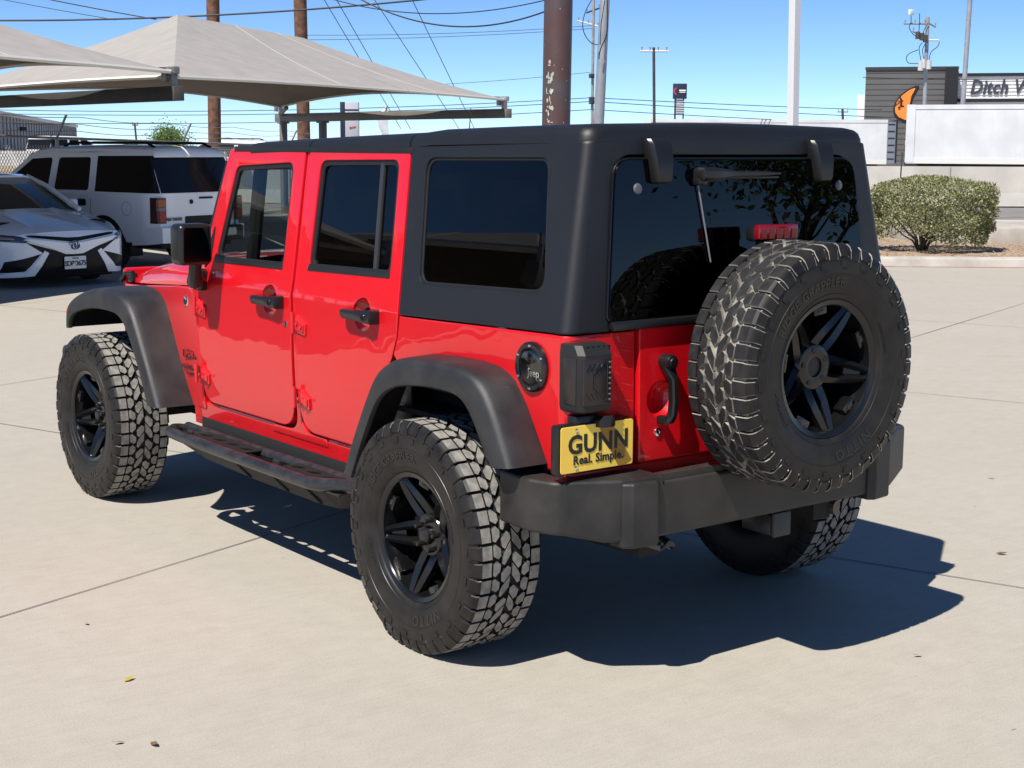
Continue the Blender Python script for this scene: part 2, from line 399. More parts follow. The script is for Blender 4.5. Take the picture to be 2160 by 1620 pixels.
# ---- tub: quarter panels, corners and rear, one bent sheet per side
def hole_free(L): return L
arch = [(y, z) for y, z in RF_O]
for sx in (-1, 1):
    b = MB()
    # quarter panel + rear corner (u runs negative on the left)
    q = [(-U(y) if sx < 0 else U(y), z) for y, z in ([(0.322, 1.148), (0.336, 1.07), (0.365, 1.0), (0.30, 0.94)] + RF_O[4:] + [(-0.535, 0.725)])]
    TG = 0.502 if sx < 0 else 0.60
    q += [(sx * (TG + 0.001), 0.725), (sx * TG, 1.170), (sx * U(-0.56), 1.170)]
    b.panel([rounded(q, [0.004] * len(q), 1)], 0.03, 0.005, wrap, ARCU, [1.16])
    # rocker, B pillar, cowl side
    b.panel([[(0.36, 0.475), (2.15, 0.475), (2.13, 0.575), (1.99, 0.598), (0.78, 0.598), (0.505, 0.598), (0.44, 0.64)]], 0.05, 0.012, side(sx), (), (0.55, 0.58), off=-0.008)
    b.panel([[(0.90, 0.56), (1.36, 0.56), (1.34, 0.5945)] + rounded([(1.30, 0.595), (1.127, 0.595), (1.119, 1.0)], [0, 0.135, 0], 8)[1:] + [(1.122, 1.22), (1.176, 1.745), (1.156, 1.745), (1.108, 1.28)] + rounded([(1.094, 1.0), (1.091, 0.595), (0.93, 0.595)], [0, 0.12, 0], 8)[:-1] + [(0.93, 0.5945), (0.90, 0.5945)]], 0.02, 0.004, side(sx), (), ZC + [1.3, 1.5], off=-0.003)
    xh = lambda y: 0.788 if y < 2.02 else 0.788 - 0.17 * ((y - 2.02) / 1.18) ** 1.25
    fside = lambda y, z, w, sx=sx: (sx * (xh(y) + w - (0.022 * ((1.0 - min(z, 1.0)) / 0.4) ** 2)), y, z)
    b.panel([rounded([(1.994, 0.56), (2.185, 0.555), (2.275, 0.70), (2.40, 0.88), (2.47, 0.965), (2.55, 0.995), (2.76, 1.005), (3.0, 0.985), (3.20, 0.90), (3.22, 1.040), (2.9, 1.058), (2.6, 1.082), (2.3, 1.106), (1.994, 1.122)], 0.006, 1)], 0.03, 0.005, fside, [2.05 + 0.1 * k for k in range(12)], [0.65, 0.75, 0.85, 0.95])
    # black sheet behind the doors, stands in for shade in the panel gaps
    bs = b.out('body_side', [RED], jeep)
    MB().panel([[(0.30, 0.58), (1.99, 0.58), (1.99, 1.15), (0.30, 1.15)]], 0.01, 0.002, side(sx), (), (0.7, 0.85, 1.0), off=-0.034).out('gap_shade_sheet', [SEAL], bs)
b = MB()
b.panel([[(-0.80, 0.60), (0.80, 0.60), (0.80, 0.724), (-0.80, 0.724)]], 0.03, 0.006, wrap, ARCU, off=-0.004)
b.box((0, 2.0, 1.05), (1.5, 0.10, 0.30), 0.03)
b.box((0, 2.03, 1.185), (1.44, 0.16, 0.05), 0.02)
b.box((0, 3.245, 0.92), (1.22, 0.05, 0.40), 0.02)
out_each(b, 'body_panel', [RED], jeep)
b = MB()
b.box((0, 0.62, 0.60), (1.46, 2.6, 0.06)); b.box((0, -0.50, 0.66), (1.40, 0.16, 0.12)); b.box((0, 1.96, 0.8), (1.40, 0.04, 0.5))
b.box((-0.43, 1.3, 0.47), (0.09, 3.9, 0.13)); b.box((0.43, 1.3, 0.47), (0.09, 3.9, 0.13)); b.box((0, -0.25, 0.55), (1.0, 0.45, 0.24), 0.04)
b.box((-0.70, 1.22, 0.475), (0.10, 1.72, 0.15), 0.02); b.box((0.70, 1.22, 0.475), (0.10, 1.72, 0.15), 0.02); b.box((0, 2.65, 0.72), (1.06, 1.2, 0.5)); b.box((0, 1.2, 0.46), (0.5, 1.2, 0.16), 0.05)
for y in (0, 2.947):
    b.tube([(-0.76, y, 0.415), (0.76, y, 0.415)], 0.045, 10); b.lathe([(0.02, -0.13), (0.12, -0.10), (0.15, 0), (0.12, 0.10), (0.02, 0.13)], Matrix.Translation((0.1 if y == 0 else 0.25, y, 0.415)) @ Matrix.Rotation(PI / 2, 4, 'X'), 16)
for sx in (-1, 1):
    b.box((sx * 0.66, 0, 0.80), (0.22, 1.2, 0.02)); b.box((sx * 0.60, 0.0, 0.72), (0.02, 1.1, 0.5)); b.box((sx * 0.62, 2.75, 1.0), (0.24, 0.95, 0.02)); b.box((sx * 0.52, 2.7, 0.8), (0.02, 1.1, 0.5))
    b.box((sx * 0.69, 0.06, 0.915), (0.20, 0.60, 0.02)); b.box((sx * 0.69, -0.41, 0.85), (0.2, 0.02, 0.2))
    b.tube([(sx * 0.52, -0.05, 0.42), (sx * 0.50, -0.12, 0.70)], 0.03, 8)
b.out('underbody', [DARK], jeep)
MB().tube([(0.30, 0.6, 0.40), (0.34, -0.2, 0.42), (0.45, -0.45, 0.45), (0.50, -0.66, 0.44)], 0.028, 10).out('exhaust_pipe', [mat('old_exhaust', (0.12, 0.10, 0.085), 0.5, metal=0.8)], jeep)

# ---- doors
F_OUT = [(1.183, 1.740), (1.129, 1.22), (1.126, 1.0), (1.134, 0.602), (1.982, 0.602), (1.986, 1.14), (1.935, 1.20), (1.905, 1.32), (1.822, 1.715), (1.80, 1.733)]
F_WIN = [(1.268, 1.690), (1.222, 1.258), (1.838, 1.250), (1.768, 1.668)]
R_OUT = [(0.412, 1.756), (0.326, 1.152), (0.336, 1.07), (0.37, 0.985), (0.43, 0.90), (0.52, 0.70), (0.56, 0.602), (1.084, 0.602), (1.087, 1.0), (1.101, 1.28), (1.149, 1.744)]
R_WIN = [(0.478, 1.708), (0.416, 1.280), (1.014, 1.268), (1.050, 1.700)]
def inset(poly, d):
    c = Vector((sum(p[0] for p in poly) / len(poly), sum(p[1] for p in poly) / len(poly))); out = []
    N = len(poly)
    for i in range(N):
        p = Vector(poly[i]); a = (p - Vector(poly[i - 1])).normalized(); b_ = (Vector(poly[(i + 1) % N]) - p).normalized()
        na = Vector((-a.y, a.x)); nb = Vector((-b_.y, b_.x))
        if na.dot(c - p) < 0: na = -na
        if nb.dot(c - p) < 0: nb = -nb
        n = na + nb; n = n / max(n.dot(na), 0.3)
        q = p + n * d; out.append((q.x, q.y))
    return out
def door(sx, OUT, WIN, hy, hz, hinges, front):
    f = side(sx)
    hole = rounded(WIN, 0.045, 6); dish = (hy + 0.02, hz, 0.062)
    d = MB(); d.panel([rounded(OUT, ([0.012, 0.05, 0.02, 0.135, 0.11, 0.012, 0.01, 0.02, 0.02, 0.01] if front else [0.012, 0.006, 0, 0, 0, 0, 0.01, 0.12, 0.02, 0.02, 0.012]), 8), hole, circ(dish[0], dish[1], dish[2], 28)], 0.034, 0.0055, f, (), ZC + [1.3, 1.5], off=0.004)
    cx = f(dish[0], dish[1])[0]
    d.lathe([(0.0, 0.040), (0.025, 0.037), (0.045, 0.026), (0.058, 0.006), (0.0625, -0.004)], Matrix.Translation((cx - sx * 0.004, dish[0], dish[1])) @ Matrix.Rotation(-sx * PI / 2, 4, 'Y'), 28)
    if front and sx < 0:
        pass
    do = d.out('front_door' if front else 'rear_door', [RED], jeep)
    if not front or True:
        win = inset(WIN, 0.0)
    MB().panel([rounded(inset(WIN, -0.004), 0.045, 6), rounded(inset(WIN, 0.020), 0.035, 6)], 0.016, 0.004, f, (), [1.3, 1.5], off=-0.004).out('window_seal', [SEAL], do)
    y0, y1 = min(WIN[1][0], WIN[2][0]), max(WIN[1][0], WIN[2][0])
    z0 = (WIN[1][1] + WIN[2][1]) / 2
    MB().panel([rounded([(WIN[1][0] - 0.002, WIN[1][1] - 0.004), (WIN[2][0] + 0.004, WIN[2][1] - 0.004), (WIN[2][0] - 0.002, WIN[2][1] + 0.026), (WIN[1][0] + 0.002, WIN[1][1] + 0.026)], 0.004, 2)], 0.016, 0.005, f, off=0.008).out('sill_strip', [SEAL], do)
    MB().panel([rounded(inset(WIN, 0.004), 0.03, 4)], 0.005, 0.001, f, (), [1.3, 1.5], off=-0.014).out('window_glass', [GT_L if front else GT_D], do)
    if not front:
        MB().panel([[(0.523, 1.28), (0.548, 1.28), (0.614, 1.698), (0.589, 1.698)]], 0.016, 0.004, f, (), [1.4, 1.55], off=-0.003).out('window_divider', [mat('divider_trim', (0.03, 0.03, 0.03), 0.35)], do)
    # handle: pull bar with a round push button at its rear end
    h = MB(); X = lambda w: cx + sx * w
    by, fy = hy - 0.105, hy + 0.125
    h.loft([[(X(0.004 + dx), y, hz + z) for dx, z in prof] for y, prof in (
        (fy, [(0.0, -0.014), (0.030, -0.016), (0.036, -0.004), (0.036, 0.006), (0.030, 0.014), (0.0, 0.014)]),
        (fy - 0.03, [(0.012, -0.016), (0.042, -0.018), (0.050, -0.004), (0.050, 0.007), (0.042, 0.016), (0.012, 0.016)]),
        (hy - 0.02, [(0.014, -0.017), (0.044, -0.019), (0.053, -0.004), (0.053, 0.008), (0.044, 0.018), (0.014, 0.018)]),
        (hy - 0.055, [(0.0, -0.024), (0.044, -0.024), (0.054, -0.008), (0.054, 0.010), (0.044, 0.024), (0.0, 0.024)]),
        (by + 0.004, [(0.0, -0.026), (0.040, -0.026), (0.050, -0.010), (0.050, 0.010), (0.040, 0.026), (0.0, 0.026)]),
        (by, [(0.0, -0.022), (0.034, -0.022), (0.044, -0.010), (0.044, 0.010), (0.034, 0.022), (0.0, 0.022)]))])
    h.box((X(0.012), fy - 0.008, hz), (0.03, 0.03, 0.028), 0.005)
    ho = h.out('handle', [SATIN], do, recalc=True)
    MB().lathe([(0, 0.006), (0.012, 0.006), (0.0145, 0.003), (0.0145, -0.004)], Matrix.Translation((X(0.054), hy - 0.072, hz)) @ Matrix.Rotation(sx * PI / 2, 4, 'Y'), 18).out('push_button', [GLOSSB], ho)
    if front:
        MB().lathe([(0, 0.003), (0.006, 0.003), (0.0065, 0.004), (0.012, 0.004), (0.0135, 0.0)], Matrix.Translation((X(0.003), hy - 0.115, hz - 0.088)) @ Matrix.Rotation(sx * PI / 2, 4, 'Y'), 18).out('door_lock', [CHROME], do)
    for hyy, hzz in hinges:
        k = MB(); off = 0.010
        k.panel([rounded([(hyy, hzz - 0.036), (hyy - 0.085, hzz - 0.048), (hyy - 0.088, hzz + 0.002), (hyy - 0.03, hzz + 0.036), (hyy, hzz + 0.032)], 0.006, 2)], 0.014, 0.004, f, off=0.013)
        k.panel([rounded([(hyy - 0.012, hzz - 0.026), (hyy - 0.075, hzz - 0.036), (hyy - 0.077, hzz - 0.004), (hyy - 0.034, hzz + 0.024), (hyy - 0.012, hzz + 0.022)], 0.005, 2)], 0.008, 0.003, f, off=0.018)
        k.tube([(X(0.018), hyy + 0.004, hzz - 0.044), (X(0.018), hyy + 0.004, hzz + 0.042)], 0.0085, 10)
        k.panel([rounded([(hyy + 0.006, hzz - 0.032), (hyy + 0.032, hzz - 0.028), (hyy + 0.032, hzz + 0.026), (hyy + 0.006, hzz + 0.032)], 0.004, 2)], 0.014, 0.004, f, off=0.014)
        for yy, zz in ((hyy - 0.030, hzz - 0.004), (hyy - 0.064, hzz - 0.014)):
            k.lathe([(0, 0.004), (0.006, 0.003), (0.007, 0)], Matrix.Translation((X(0.021), yy, zz)) @ Matrix.Rotation(sx * PI / 2, 4, 'Y'), 10)
        k.out('hinge', [RED2], do)
    return do
for sx in (-1, 1):
    fd = door(sx, F_OUT, F_WIN, 1.285, 1.124, [(1.985, 1.040), (1.982, 0.736)], True)
    door(sx, R_OUT, R_WIN, 0.555, 1.130, [(1.082, 1.052), (1.076, 0.748)], False)
    # wing mirror
    m = MB(); X = sx
    m.box((X * 0.921, 1.765, 1.335), (0.157, 0.11, 0.178), 0.026, seg=4)
    mo = m.out('wing_mirror', [SATIN], fd)
    MB().panel([rounded([(-0.062, -0.074), (0.066, -0.074), (0.052, 0.02), (0.032, 0.072), (-0.058, 0.074)] if sx < 0 else [(-0.066, -0.074), (0.062, -0.074), (0.058, 0.074), (-0.032, 0.072), (-0.052, 0.02)], 0.012, 3)], 0.004, 0.001, M=Matrix.Translation((X * 0.921, 1.7085, 1.335)) @ Matrix.Rotation(PI / 2, 4, 'X')).out('mirror_glass', [mat('mirror', (0.014, 0.015, 0.016), 0.15, metal=1.0)], mo)
    a = MB()
    a.tube([(X * 0.90, 1.775, 1.26), (X * 0.895, 1.79, 1.20), (X * 0.88, 1.83, 1.168), (X * 0.82, 1.90, 1.160)], [0.026, 0.028, 0.034, 0.03], 12)
    a.box((X * 0.808, 1.925, 1.165), (0.05, 0.085, 0.10), 0.018, seg=3)
    a.out('mirror_arm', [SATIN], fd)
    MB().panel([rounded([(1.872, 1.255), (1.925, 1.215), (1.90, 1.34), (1.878, 1.42)], 0.006, 2)], 0.012, 0.003, side(sx), off=0.010).out('corner_trim', [SEAL], fd)
# ---- hard top shell: sides with quarter windows, corners, rear frame
QW = [(0.299, 1.718), (-0.418, 1.725), (-0.505, 1.293), (0.219, 1.271)]
ht = []
ht += [(-U(0.404), 1.757), (-U(0.316), 1.152), (-U(-0.56), 1.174), (-0.618, 1.174), (-0.618, 1.21), (-0.655, 1.735)]
ht += [(0.655, 1.735), (0.618, 1.21), (0.618, 1.174), (U(-0.56), 1.174), (U(0.316), 1.152), (U(0.404), 1.757), (U(-0.40), 1.772), (0.60, 1.785), (0, 1.800), (-0.60, 1.785), (-U(-0.40), 1.772)]
b = MB()
qh = [[(sx * U(y), z) for y, z in QW] for sx in (-1, 1)]
rr = [0.01, 0.006, 0, 0.006, 0, 0.07, 0.07, 0, 0.006, 0, 0.006, 0.01, 0, 0, 0, 0, 0]
b.panel([rounded(ht, rr, 6), rounded(qh[0], 0.05, 6), rounded(qh[1], 0.05, 6)], 0.03, 0.006, wrap, ARCU + [sg * U(y) for y in (-0.5, -0.42, -0.34, -0.2, 0.1) for sg in (-1, 1)], [1.19, 1.22, 1.3, 1.4, 1.5, 1.6, 1.7], off=0.006)
top = b.out('hard_top', [TOP], jeep)
for sx, q in zip((-1, 1), qh):
    MB().panel([rounded(inset(q, -0.003), 0.06, 6), rounded(inset(q, 0.010), 0.05, 6)], 0.014, 0.004, wrap, [sx * U(y) for y in (-0.42, -0.34, -0.2)], [1.4, 1.55], off=-0.001).out('window_seal', [SEAL], top)
    MB().panel([rounded(inset(q, 0.003), 0.05, 6)], 0.005, 0.001, wrap, [sx * U(y) for y in (-0.42, -0.34, -0.2)], [1.4, 1.55], off=-0.006).out('quarter_window', [GT_D], top)
# roof: three moulded sections
def roof(y0, y1, name, ends):
    def sec(y, dz=0.0, k=1.0, sw=0.0):
        t = (y + 0.62) / 2.42
        z0 = 1.772 - 0.045 * max(0, t) ** 1.6 + dz
        if y > 0.4: z0 -= 0.008
        ww = xs(z0) + 0.004 - sw
        h = 0.058 - 0.012 * t
        prof = [(ww, 0), (ww - 0.003, h * 0.45), (ww - 0.014, h * 0.78), (ww - 0.035, h * 0.97), (ww - 0.08, h * 1.08), (ww * 0.6, h * 1.15), (ww * 0.3, h * 1.21), (0, h * 1.23)]
        pts = [(-x, y, z0 + z * k) for x, z in prof] + [(x, y, z0 + z * k) for x, z in prof[-2::-1]]
        return pts + [(ww - 0.03, y, z0 - 0.012), (-ww + 0.03, y, z0 - 0.012)]
    ys = [y0 + (y1 - y0) * k / 8 for k in range(9)]
    rings = []
    if ends == 'rear':
        C_ = 0.058
        for dl, k in ((0.0, 0.02), (0.001, 0.30), (0.005, 0.55), (0.014, 0.76), (0.026, 0.90), (0.042, 0.97), (0.058, 1.0)):
            rings.append(sec(y0 + dl, 0, k, C_ - math.sqrt(max(0, C_ ** 2 - (C_ - dl) ** 2))))
        ys = ys[1:]
    for y in ys: rings.append(sec(y))
    if ends == 'front':
        rings = rings[:-1]
        rings = rings[:-1]
        for dy, dz, k, sw in ((-0.16, 0.0, 1.0, 0.0), (-0.11, -0.002, 0.95, 0.003), (-0.07, -0.006, 0.86, 0.008), (-0.035, -0.012, 0.70, 0.016), (-0.012, -0.020, 0.48, 0.028), (0.0, -0.028, 0.15, 0.045)): rings.append(sec(y1 + dy, dz, k, sw))
    return MB().loft(rings).out(name, [TOP], top, recalc=True, sharp=40)
roof(-0.593, 0.414, 'roof_panel', 'rear'); roof(0.420, 1.148, 'roof_panel', ''); roof(1.154, 1.815, 'roof_panel', 'front')
for sx in (-1, 1): MB().box((sx * 0.672, 1.10, 1.742), (0.02, 1.42, 0.022), 0.004).out('drip_rail', [SEAL], top)
# ---- rear window, hinges, wiper, dots
GLR = [(-0.628, 1.213), (0.628, 1.213), (0.572, 1.722), (-0.572, 1.722)]
b = MB().panel([rounded(GLR, [0.02, 0.02, 0.07, 0.07], 6)], 0.008, 0.002, wrear, (), (1.4, 1.55), off=0.020)
gl = b.out('rear_window', [GT_D], jeep)
MB().panel([rounded(inset(GLR, -0.006), [0.02, 0.02, 0.08, 0.08], 6), rounded(inset(GLR, 0.016), [0.02, 0.02, 0.065, 0.065], 6)], 0.012, 0.004, wrear, (), (1.4, 1.55), off=0.0145).out('window_seal', [mat('frit_black', (0.006, 0.006, 0.007), 0.25)], gl)
MB().box((0, -0.657, 1.192), (1.24, 0.028, 0.030), 0.008).out('lower_trim', [SATIN], gl)
for sx in (-1, 1):
    xk = sx * 0.390; M = Matrix.Rotation(R(-4.9), 4, 'X')
    b = MB()
    for p in (((-0.046, 0.008), (0.046, 0.008), 1.775, 0.016), ((-0.046, 0), (0.046, 0), 1.745, 0.05)): pass
    b.loft([[(xk + x, wrap(xk, z)[1] - w, z) for x, w in ((-hw, 0.0), (-hw, d * 0.7), (-hw * 0.8, d), (hw * 0.8, d), (hw, d * 0.7), (hw, 0.0))] for z, hw, d in ((1.792, 0.045, 0.012), (1.787, 0.047, 0.030), (1.770, 0.047, 0.046), (1.72, 0.044, 0.056), (1.66, 0.036, 0.054), (1.648, 0.033, 0.050), (1.644, 0.030, 0.030))])
    b.out('glass_hinge', [SATIN], gl, recalc=True)
    xd = sx * 0.486; zd = 1.627
    MB().lathe([(0, 0.008), (0.014, 0.007), (0.018, 0.003), (0.018, 0.0)], Matrix.Translation(wrear(xd, zd, 0.020)) @ Matrix.Rotation(PI / 2 - R(4.9), 4, 'X'), 20).out('fixing_cap', [mat('cap_grey', (0.09, 0.095, 0.11), 0.4)], gl)
yw = lambda z, w=0.02: wrap(0, z, w)[1]
b = MB()
b.loft([[(x, yw(1.672, 0.02 + a), 1.672 + z) for a, z in ((0.0, -h), (d * 0.8, -h), (d, -h * 0.5), (d, h * 0.5), (d * 0.8, h), (0, h))] for x, h, d in ((-0.235, 0.012, 0.03), (-0.225, 0.022, 0.05), (-0.18, 0.024, 0.055), (-0.12, 0.018, 0.04), (-0.06, 0.011, 0.03), (0.06, 0.009, 0.026), (0.17, 0.004, 0.018))])
b.box((-0.01, yw(1.664, 0.030), 1.660), (0.34, 0.016, 0.008), 0.003); b.box((-0.215, yw(1.66, 0.03), 1.650), (0.045, 0.04, 0.03), 0.01)
b.out('wiper', [SATIN], gl, recalc=True)
MB().tube([(-0.222, yw(1.64, 0.028), 1.64), (-0.20, yw(1.52, 0.027), 1.52), (-0.175, yw(1.38, 0.027), 1.38)], 0.003, 6).out('wiper_cable', [mat('grey_cable', (0.17, 0.17, 0.18), 0.5)], gl)
# ---- tailgate
TGO = [(-0.496, 0.728), (0.594, 0.728), (0.594, 1.180), (-0.496, 1.180)]
b = MB().panel([rounded(TGO, 0.012, 3), circ(-0.395, 0.935, 0.058, 28)], 0.04, 0.007, wrap, off=0.014)
b.lathe([(0.0, 0.034), (0.03, 0.030), (0.048, 0.018), (0.060, -0.002)], Matrix.Translation((-0.395, YR - 0.010, 0.935)) @ Matrix.Rotation(-PI / 2, 4, 'X'), 28)
tg = b.out('tailgate', [RED], jeep)
yt = YR - 0.014
b = MB()
b.lathe([(0, 0.052), (0.014, 0.052), (0.016, 0.047), (0.0235, 0.045), (0.026, 0.038), (0.026, -0.002)], Matrix.Translation((-0.385, yt, 1.062)) @ Matrix.Rotation(PI / 2, 4, 'X'), 20)
b.loft([[(-0.385 + x0 + x, yt - y0 + y, z) for x, y in ((-hw, 0.012), (-hw, -0.008), (-hw * 0.6, -0.014), (hw * 0.6, -0.014), (hw, -0.008), (hw, 0.012))] for z, x0, y0, hw in ((1.05, 0, 0.022, 0.024), (1.03, 0.002, 0.030, 0.022), (1.005, 0.008, 0.040, 0.014), (0.93, 0.011, 0.042, 0.0135), (0.885, 0.008, 0.040, 0.0135), (0.868, 0.0, 0.036, 0.018), (0.858, -0.004, 0.030, 0.020))])
b.box((-0.398, yt - 0.018, 0.868), (0.03, 0.04, 0.03), 0.006)
b.out('tailgate_handle', [SATIN], tg, recalc=True)
MB().lathe([(0, 0.004), (0.006, 0.004), (0.0075, 0.006), (0.0135, 0.005), (0.0145, 0.0)], Matrix.Translation((-0.408, yt, 0.826)) @ Matrix.Rotation(PI / 2, 4, 'X'), 18).out('tailgate_lock', [CHROME], tg)
for z in (0.82, 1.10): MB().box((0.60, yt - 0.012, z), (0.13, 0.022, 0.06), 0.008).out('tailgate_hinge', [RED], tg)
# spare carrier and high brake light
b = MB(); b.box((0.02, -0.70, 1.02), (0.30, 0.11, 0.34), 0.02); b.box((0.02, -0.75, 1.043), (0.16, 0.10, 0.16), 0.02)
b.box((0.01, -0.715, 1.32), (0.06, 0.03, 0.36), 0.008); b.box((-0.01, -0.735, 1.475), (0.14, 0.05, 0.05), 0.012)
b.lathe([(0.0, 0.0), (0.21, 0.0), (0.215, -0.01), (0.30, -0.02), (0.30, -0.03)], Matrix.Translation((0.01, -0.785, 1.045)) @ Matrix.Rotation(PI / 2, 4, 'X'), 32)
b.out('spare_carrier', [SATIN], tg)
b = MB(); b.box((0.010, -0.768, 1.482), (0.186, 0.030, 0.050), 0.007)
bl = b.out('high_brake_light', [RLENS], tg)
b = MB()
for k in range(5): b.hexa([(-0.075 + 0.036 * k + dx, -0.784 - dy, 1.472 + dz) for dz in (-0.012, 0.020) for dx, dy in ((0, 0), (0.024, 0), (0.024, 0.002), (0, 0.002))])
b.out('light_reflectors', [mat('deep_red', (0.16, 0.004, 0.008), 0.2)], bl)
# ---- tail lights
for sx in (-1, 1):
    x0, x1 = sx * 0.792, sx * 0.662; lo_x, hi_x = min(x0, x1), max(x0, x1)
    b = MB(); cx = (x0 + x1) / 2; wd = abs(x0 - x1)
    b.loft([[(lo_x + e, YR + 0.03, z), (lo_x + e, YR - 0.058 + f, z), (lo_x + e + 0.018, YR - 0.076 + f, z), (hi_x - e - 0.006, YR - 0.076 + f, z), (hi_x - e, YR - 0.07 + f, z), (hi_x - e, YR + 0.03, z)] for z, e, f in ((0.930, 0.012, 0.016), (0.937, 0.003, 0.004), (0.950, 0.0, 0.0), (1.112, 0.0, 0.0), (1.116, 0.0, 0.0), (1.146, 0.004, 0.022), (1.150, 0.010, 0.030))])
    tl = b.out('tail_light', [mat('light_housing', (0.013, 0.0125, 0.0125), 0.55)], jeep, recalc=True, sharp=25)
    yl = YR - 0.0775
    b = MB(); b.box((cx + sx * 0.0, yl + 0.004, 1.032), (wd - 0.018, 0.012, 0.150), 0.004)
    b.box((x0 - sx * 0.0, YR - 0.022, 1.032), (0.006, 0.062, 0.150), 0.002)
    ln = b.out('lens', [SMOKE], tl)
    b = MB(); s = -sx
    ring = [(-0.020, -0.020), (-0.020, 0.020), (0.035, 0.062), (0.035, -0.062)]
    for i in range(4):
        p, q = ring[i], ring[(i + 1) % 4]
        b.tube([(cx + s * p[0] + 0.004, yl - 0.003, 1.032 + p[1]), (cx + s * q[0] + 0.004, yl - 0.003, 1.032 + q[1])], 0.0022, 5)
    for k in range(4):
        for e in (-1, 1): b.tube([(cx + s * (-0.045 + 0.018 * k), yl - 0.003, 1.032 + e * 0.035), (cx + s * (-0.030 + 0.018 * k), yl - 0.003, 1.032 + e * 0.058)], 0.0018, 5)
    b.out('lens_ribs', [GLOSSB], ln)
    b = MB()
    for k in range(8): b.box((cx + s * 0.050, yl - 0.003, 0.972 + k * 0.017), (0.009, 0.003, 0.006), 0.001)
    b.out('lens_diodes', [mat('diode_grey', (0.14, 0.13, 0.13), 0.3)], ln)
    b = MB()
    for k in range(5): b.hexa([(cx - 0.045 + 0.022 * k + dx + dz * 0.6, YR - 0.074 + (dz / 0.034) * 0.022 - dy, 1.114 + dz) for dz in (0.002, 0.028) for dx, dy in ((0, 0.0015), (0.011, 0.0015), (0.011, -0.003), (0, -0.003))])
    b.out('housing_fins', [GLOSSB], tl)
# ---- number plate on its bracket
YP = -0.69
b = MB(); b.box((-0.702, YP + 0.024, 0.817), (0.312, 0.042, 0.162), 0.010); b.box((-0.72, -0.655, 0.85), (0.12, 0.05, 0.14), 0.01)
pb = b.out('plate_bracket', [SATIN], jeep)
MP = Matrix.Translation((-0.700, YP, 0.818)) @ Matrix.Rotation(PI / 2, 4, 'X')
YEL = mat('plate_yellow', (0.92, 0.58, 0.075), 0.4, base2=(0.95, 0.68, 0.10), scale=4)
pl = MB().panel([rounded([(-0.1505, -0.0745), (0.1505, -0.0745), (0.1505, 0.0745), (-0.1505, 0.0745)], 0.010, 4)], 0.003, 0.001, M=MP, off=0.002).out('dealer_plate', [YEL], pb)
MB().panel([[(-0.002, 0.0735), (0.058, 0.0735), (0.146, -0.060), (0.116, -0.0735), (0.088, -0.0735)]], 0.0008, 0.0002, M=MP, off=0.0026).out('plate_band', [mat('plate_band_brown', (0.34, 0.18, 0.022), 0.45)], pl)
b = MB()
b.text('GUNN', 0.082, 0.0008, M=MP @ Matrix.Translation((0.004, 0.012, 0.0)), off=0.0031, bold=0.0026, spacing=1.05)
b.text('Real. Simple.', 0.0395, 0.0008, M=MP @ Matrix.Translation((0.004, -0.037, 0.0)), off=0.0031, bold=0.0011, spacing=1.04)
b.out('plate_lettering', [BLACKI], pl, sharp=0)
b = MB()
for x in (-0.088,):
    for z in (0.060, -0.060): b.lathe([(0, 0.004), (0.004, 0.0035), (0.0065, 0.001)], MP @ Matrix.Translation((x, z, 0.0025)), 12)
out_each(b, 'plate_screw', [CHROME], pl)
b = MB(); b.loft([[(-0.672 + x, YP + 0.03 - y, 0.893 + z) for x, z in ((-hw, -0.012), (-hw, 0.01), (-hw * 0.6, 0.024), (hw * 0.6, 0.024), (hw, 0.010), (hw, -0.012))] for y, hw in ((0, 0.038), (0.03, 0.038), (0.05, 0.030), (0.058, 0.016))])
b.out('plate_lamp', [SATIN], pb, recalc=True)
# ---- fuel cap
MF = Matrix.Translation((-0.792, -0.470, 1.055)) @ Matrix(((0, 0, -1, 0), (-1, 0, 0, 0), (0, 1, 0, 0), (0, 0, 0, 1)))
fc = MB().lathe([(0.060, 0.010), (0.064, 0.013), (0.076, 0.013), (0.082, 0.008), (0.083, -0.004)], MF, 40).out('fuel_cap_ring', [GLOSSB], jeep)
cap = MB().lathe([(0, 0.0125), (0.05, 0.0115), (0.0585, 0.009), (0.0595, 0.004)], MF, 36).out('fuel_cap', [mat('polished_dark_cap', (0.12, 0.12, 0.115), 0.10, metal=1.0)], fc)
b = MB(); b.text('Jeep', 0.036, 0.002, M=MF @ Matrix.Translation((0.022, -0.018, 0.0)), off=0.0125, bold=0.0005); b.out('cap_lettering', [CHROME], cap, sharp=0)
b = MB()
for k in range(6):
    t = R(90 + 60 * k); b.lathe([(0, 0.0035), (0.004, 0.003), (0.0055, 0)], MF @ Matrix.Translation((0.070 * cos(t), 0.070 * sin(t), 0.013)), 10)
out_each(b, 'cap_bolt', [CHROME], fc)
# ---- flares
for sx in (-1, 1):
    flare(RF_O, RF_I, sx).out('rear_wheel_flare', [FLARE], jeep, recalc=True, sharp=50)
    ff = flare(FF_O, FF_I, sx, 0.60).out('front_wheel_flare', [FLARE], jeep, recalc=True, sharp=50)
    MB().box((sx * 0.922, 3.230, 0.905), (0.018, 0.016, 0.04), 0.005).out('side_marker', [AMBER], ff)
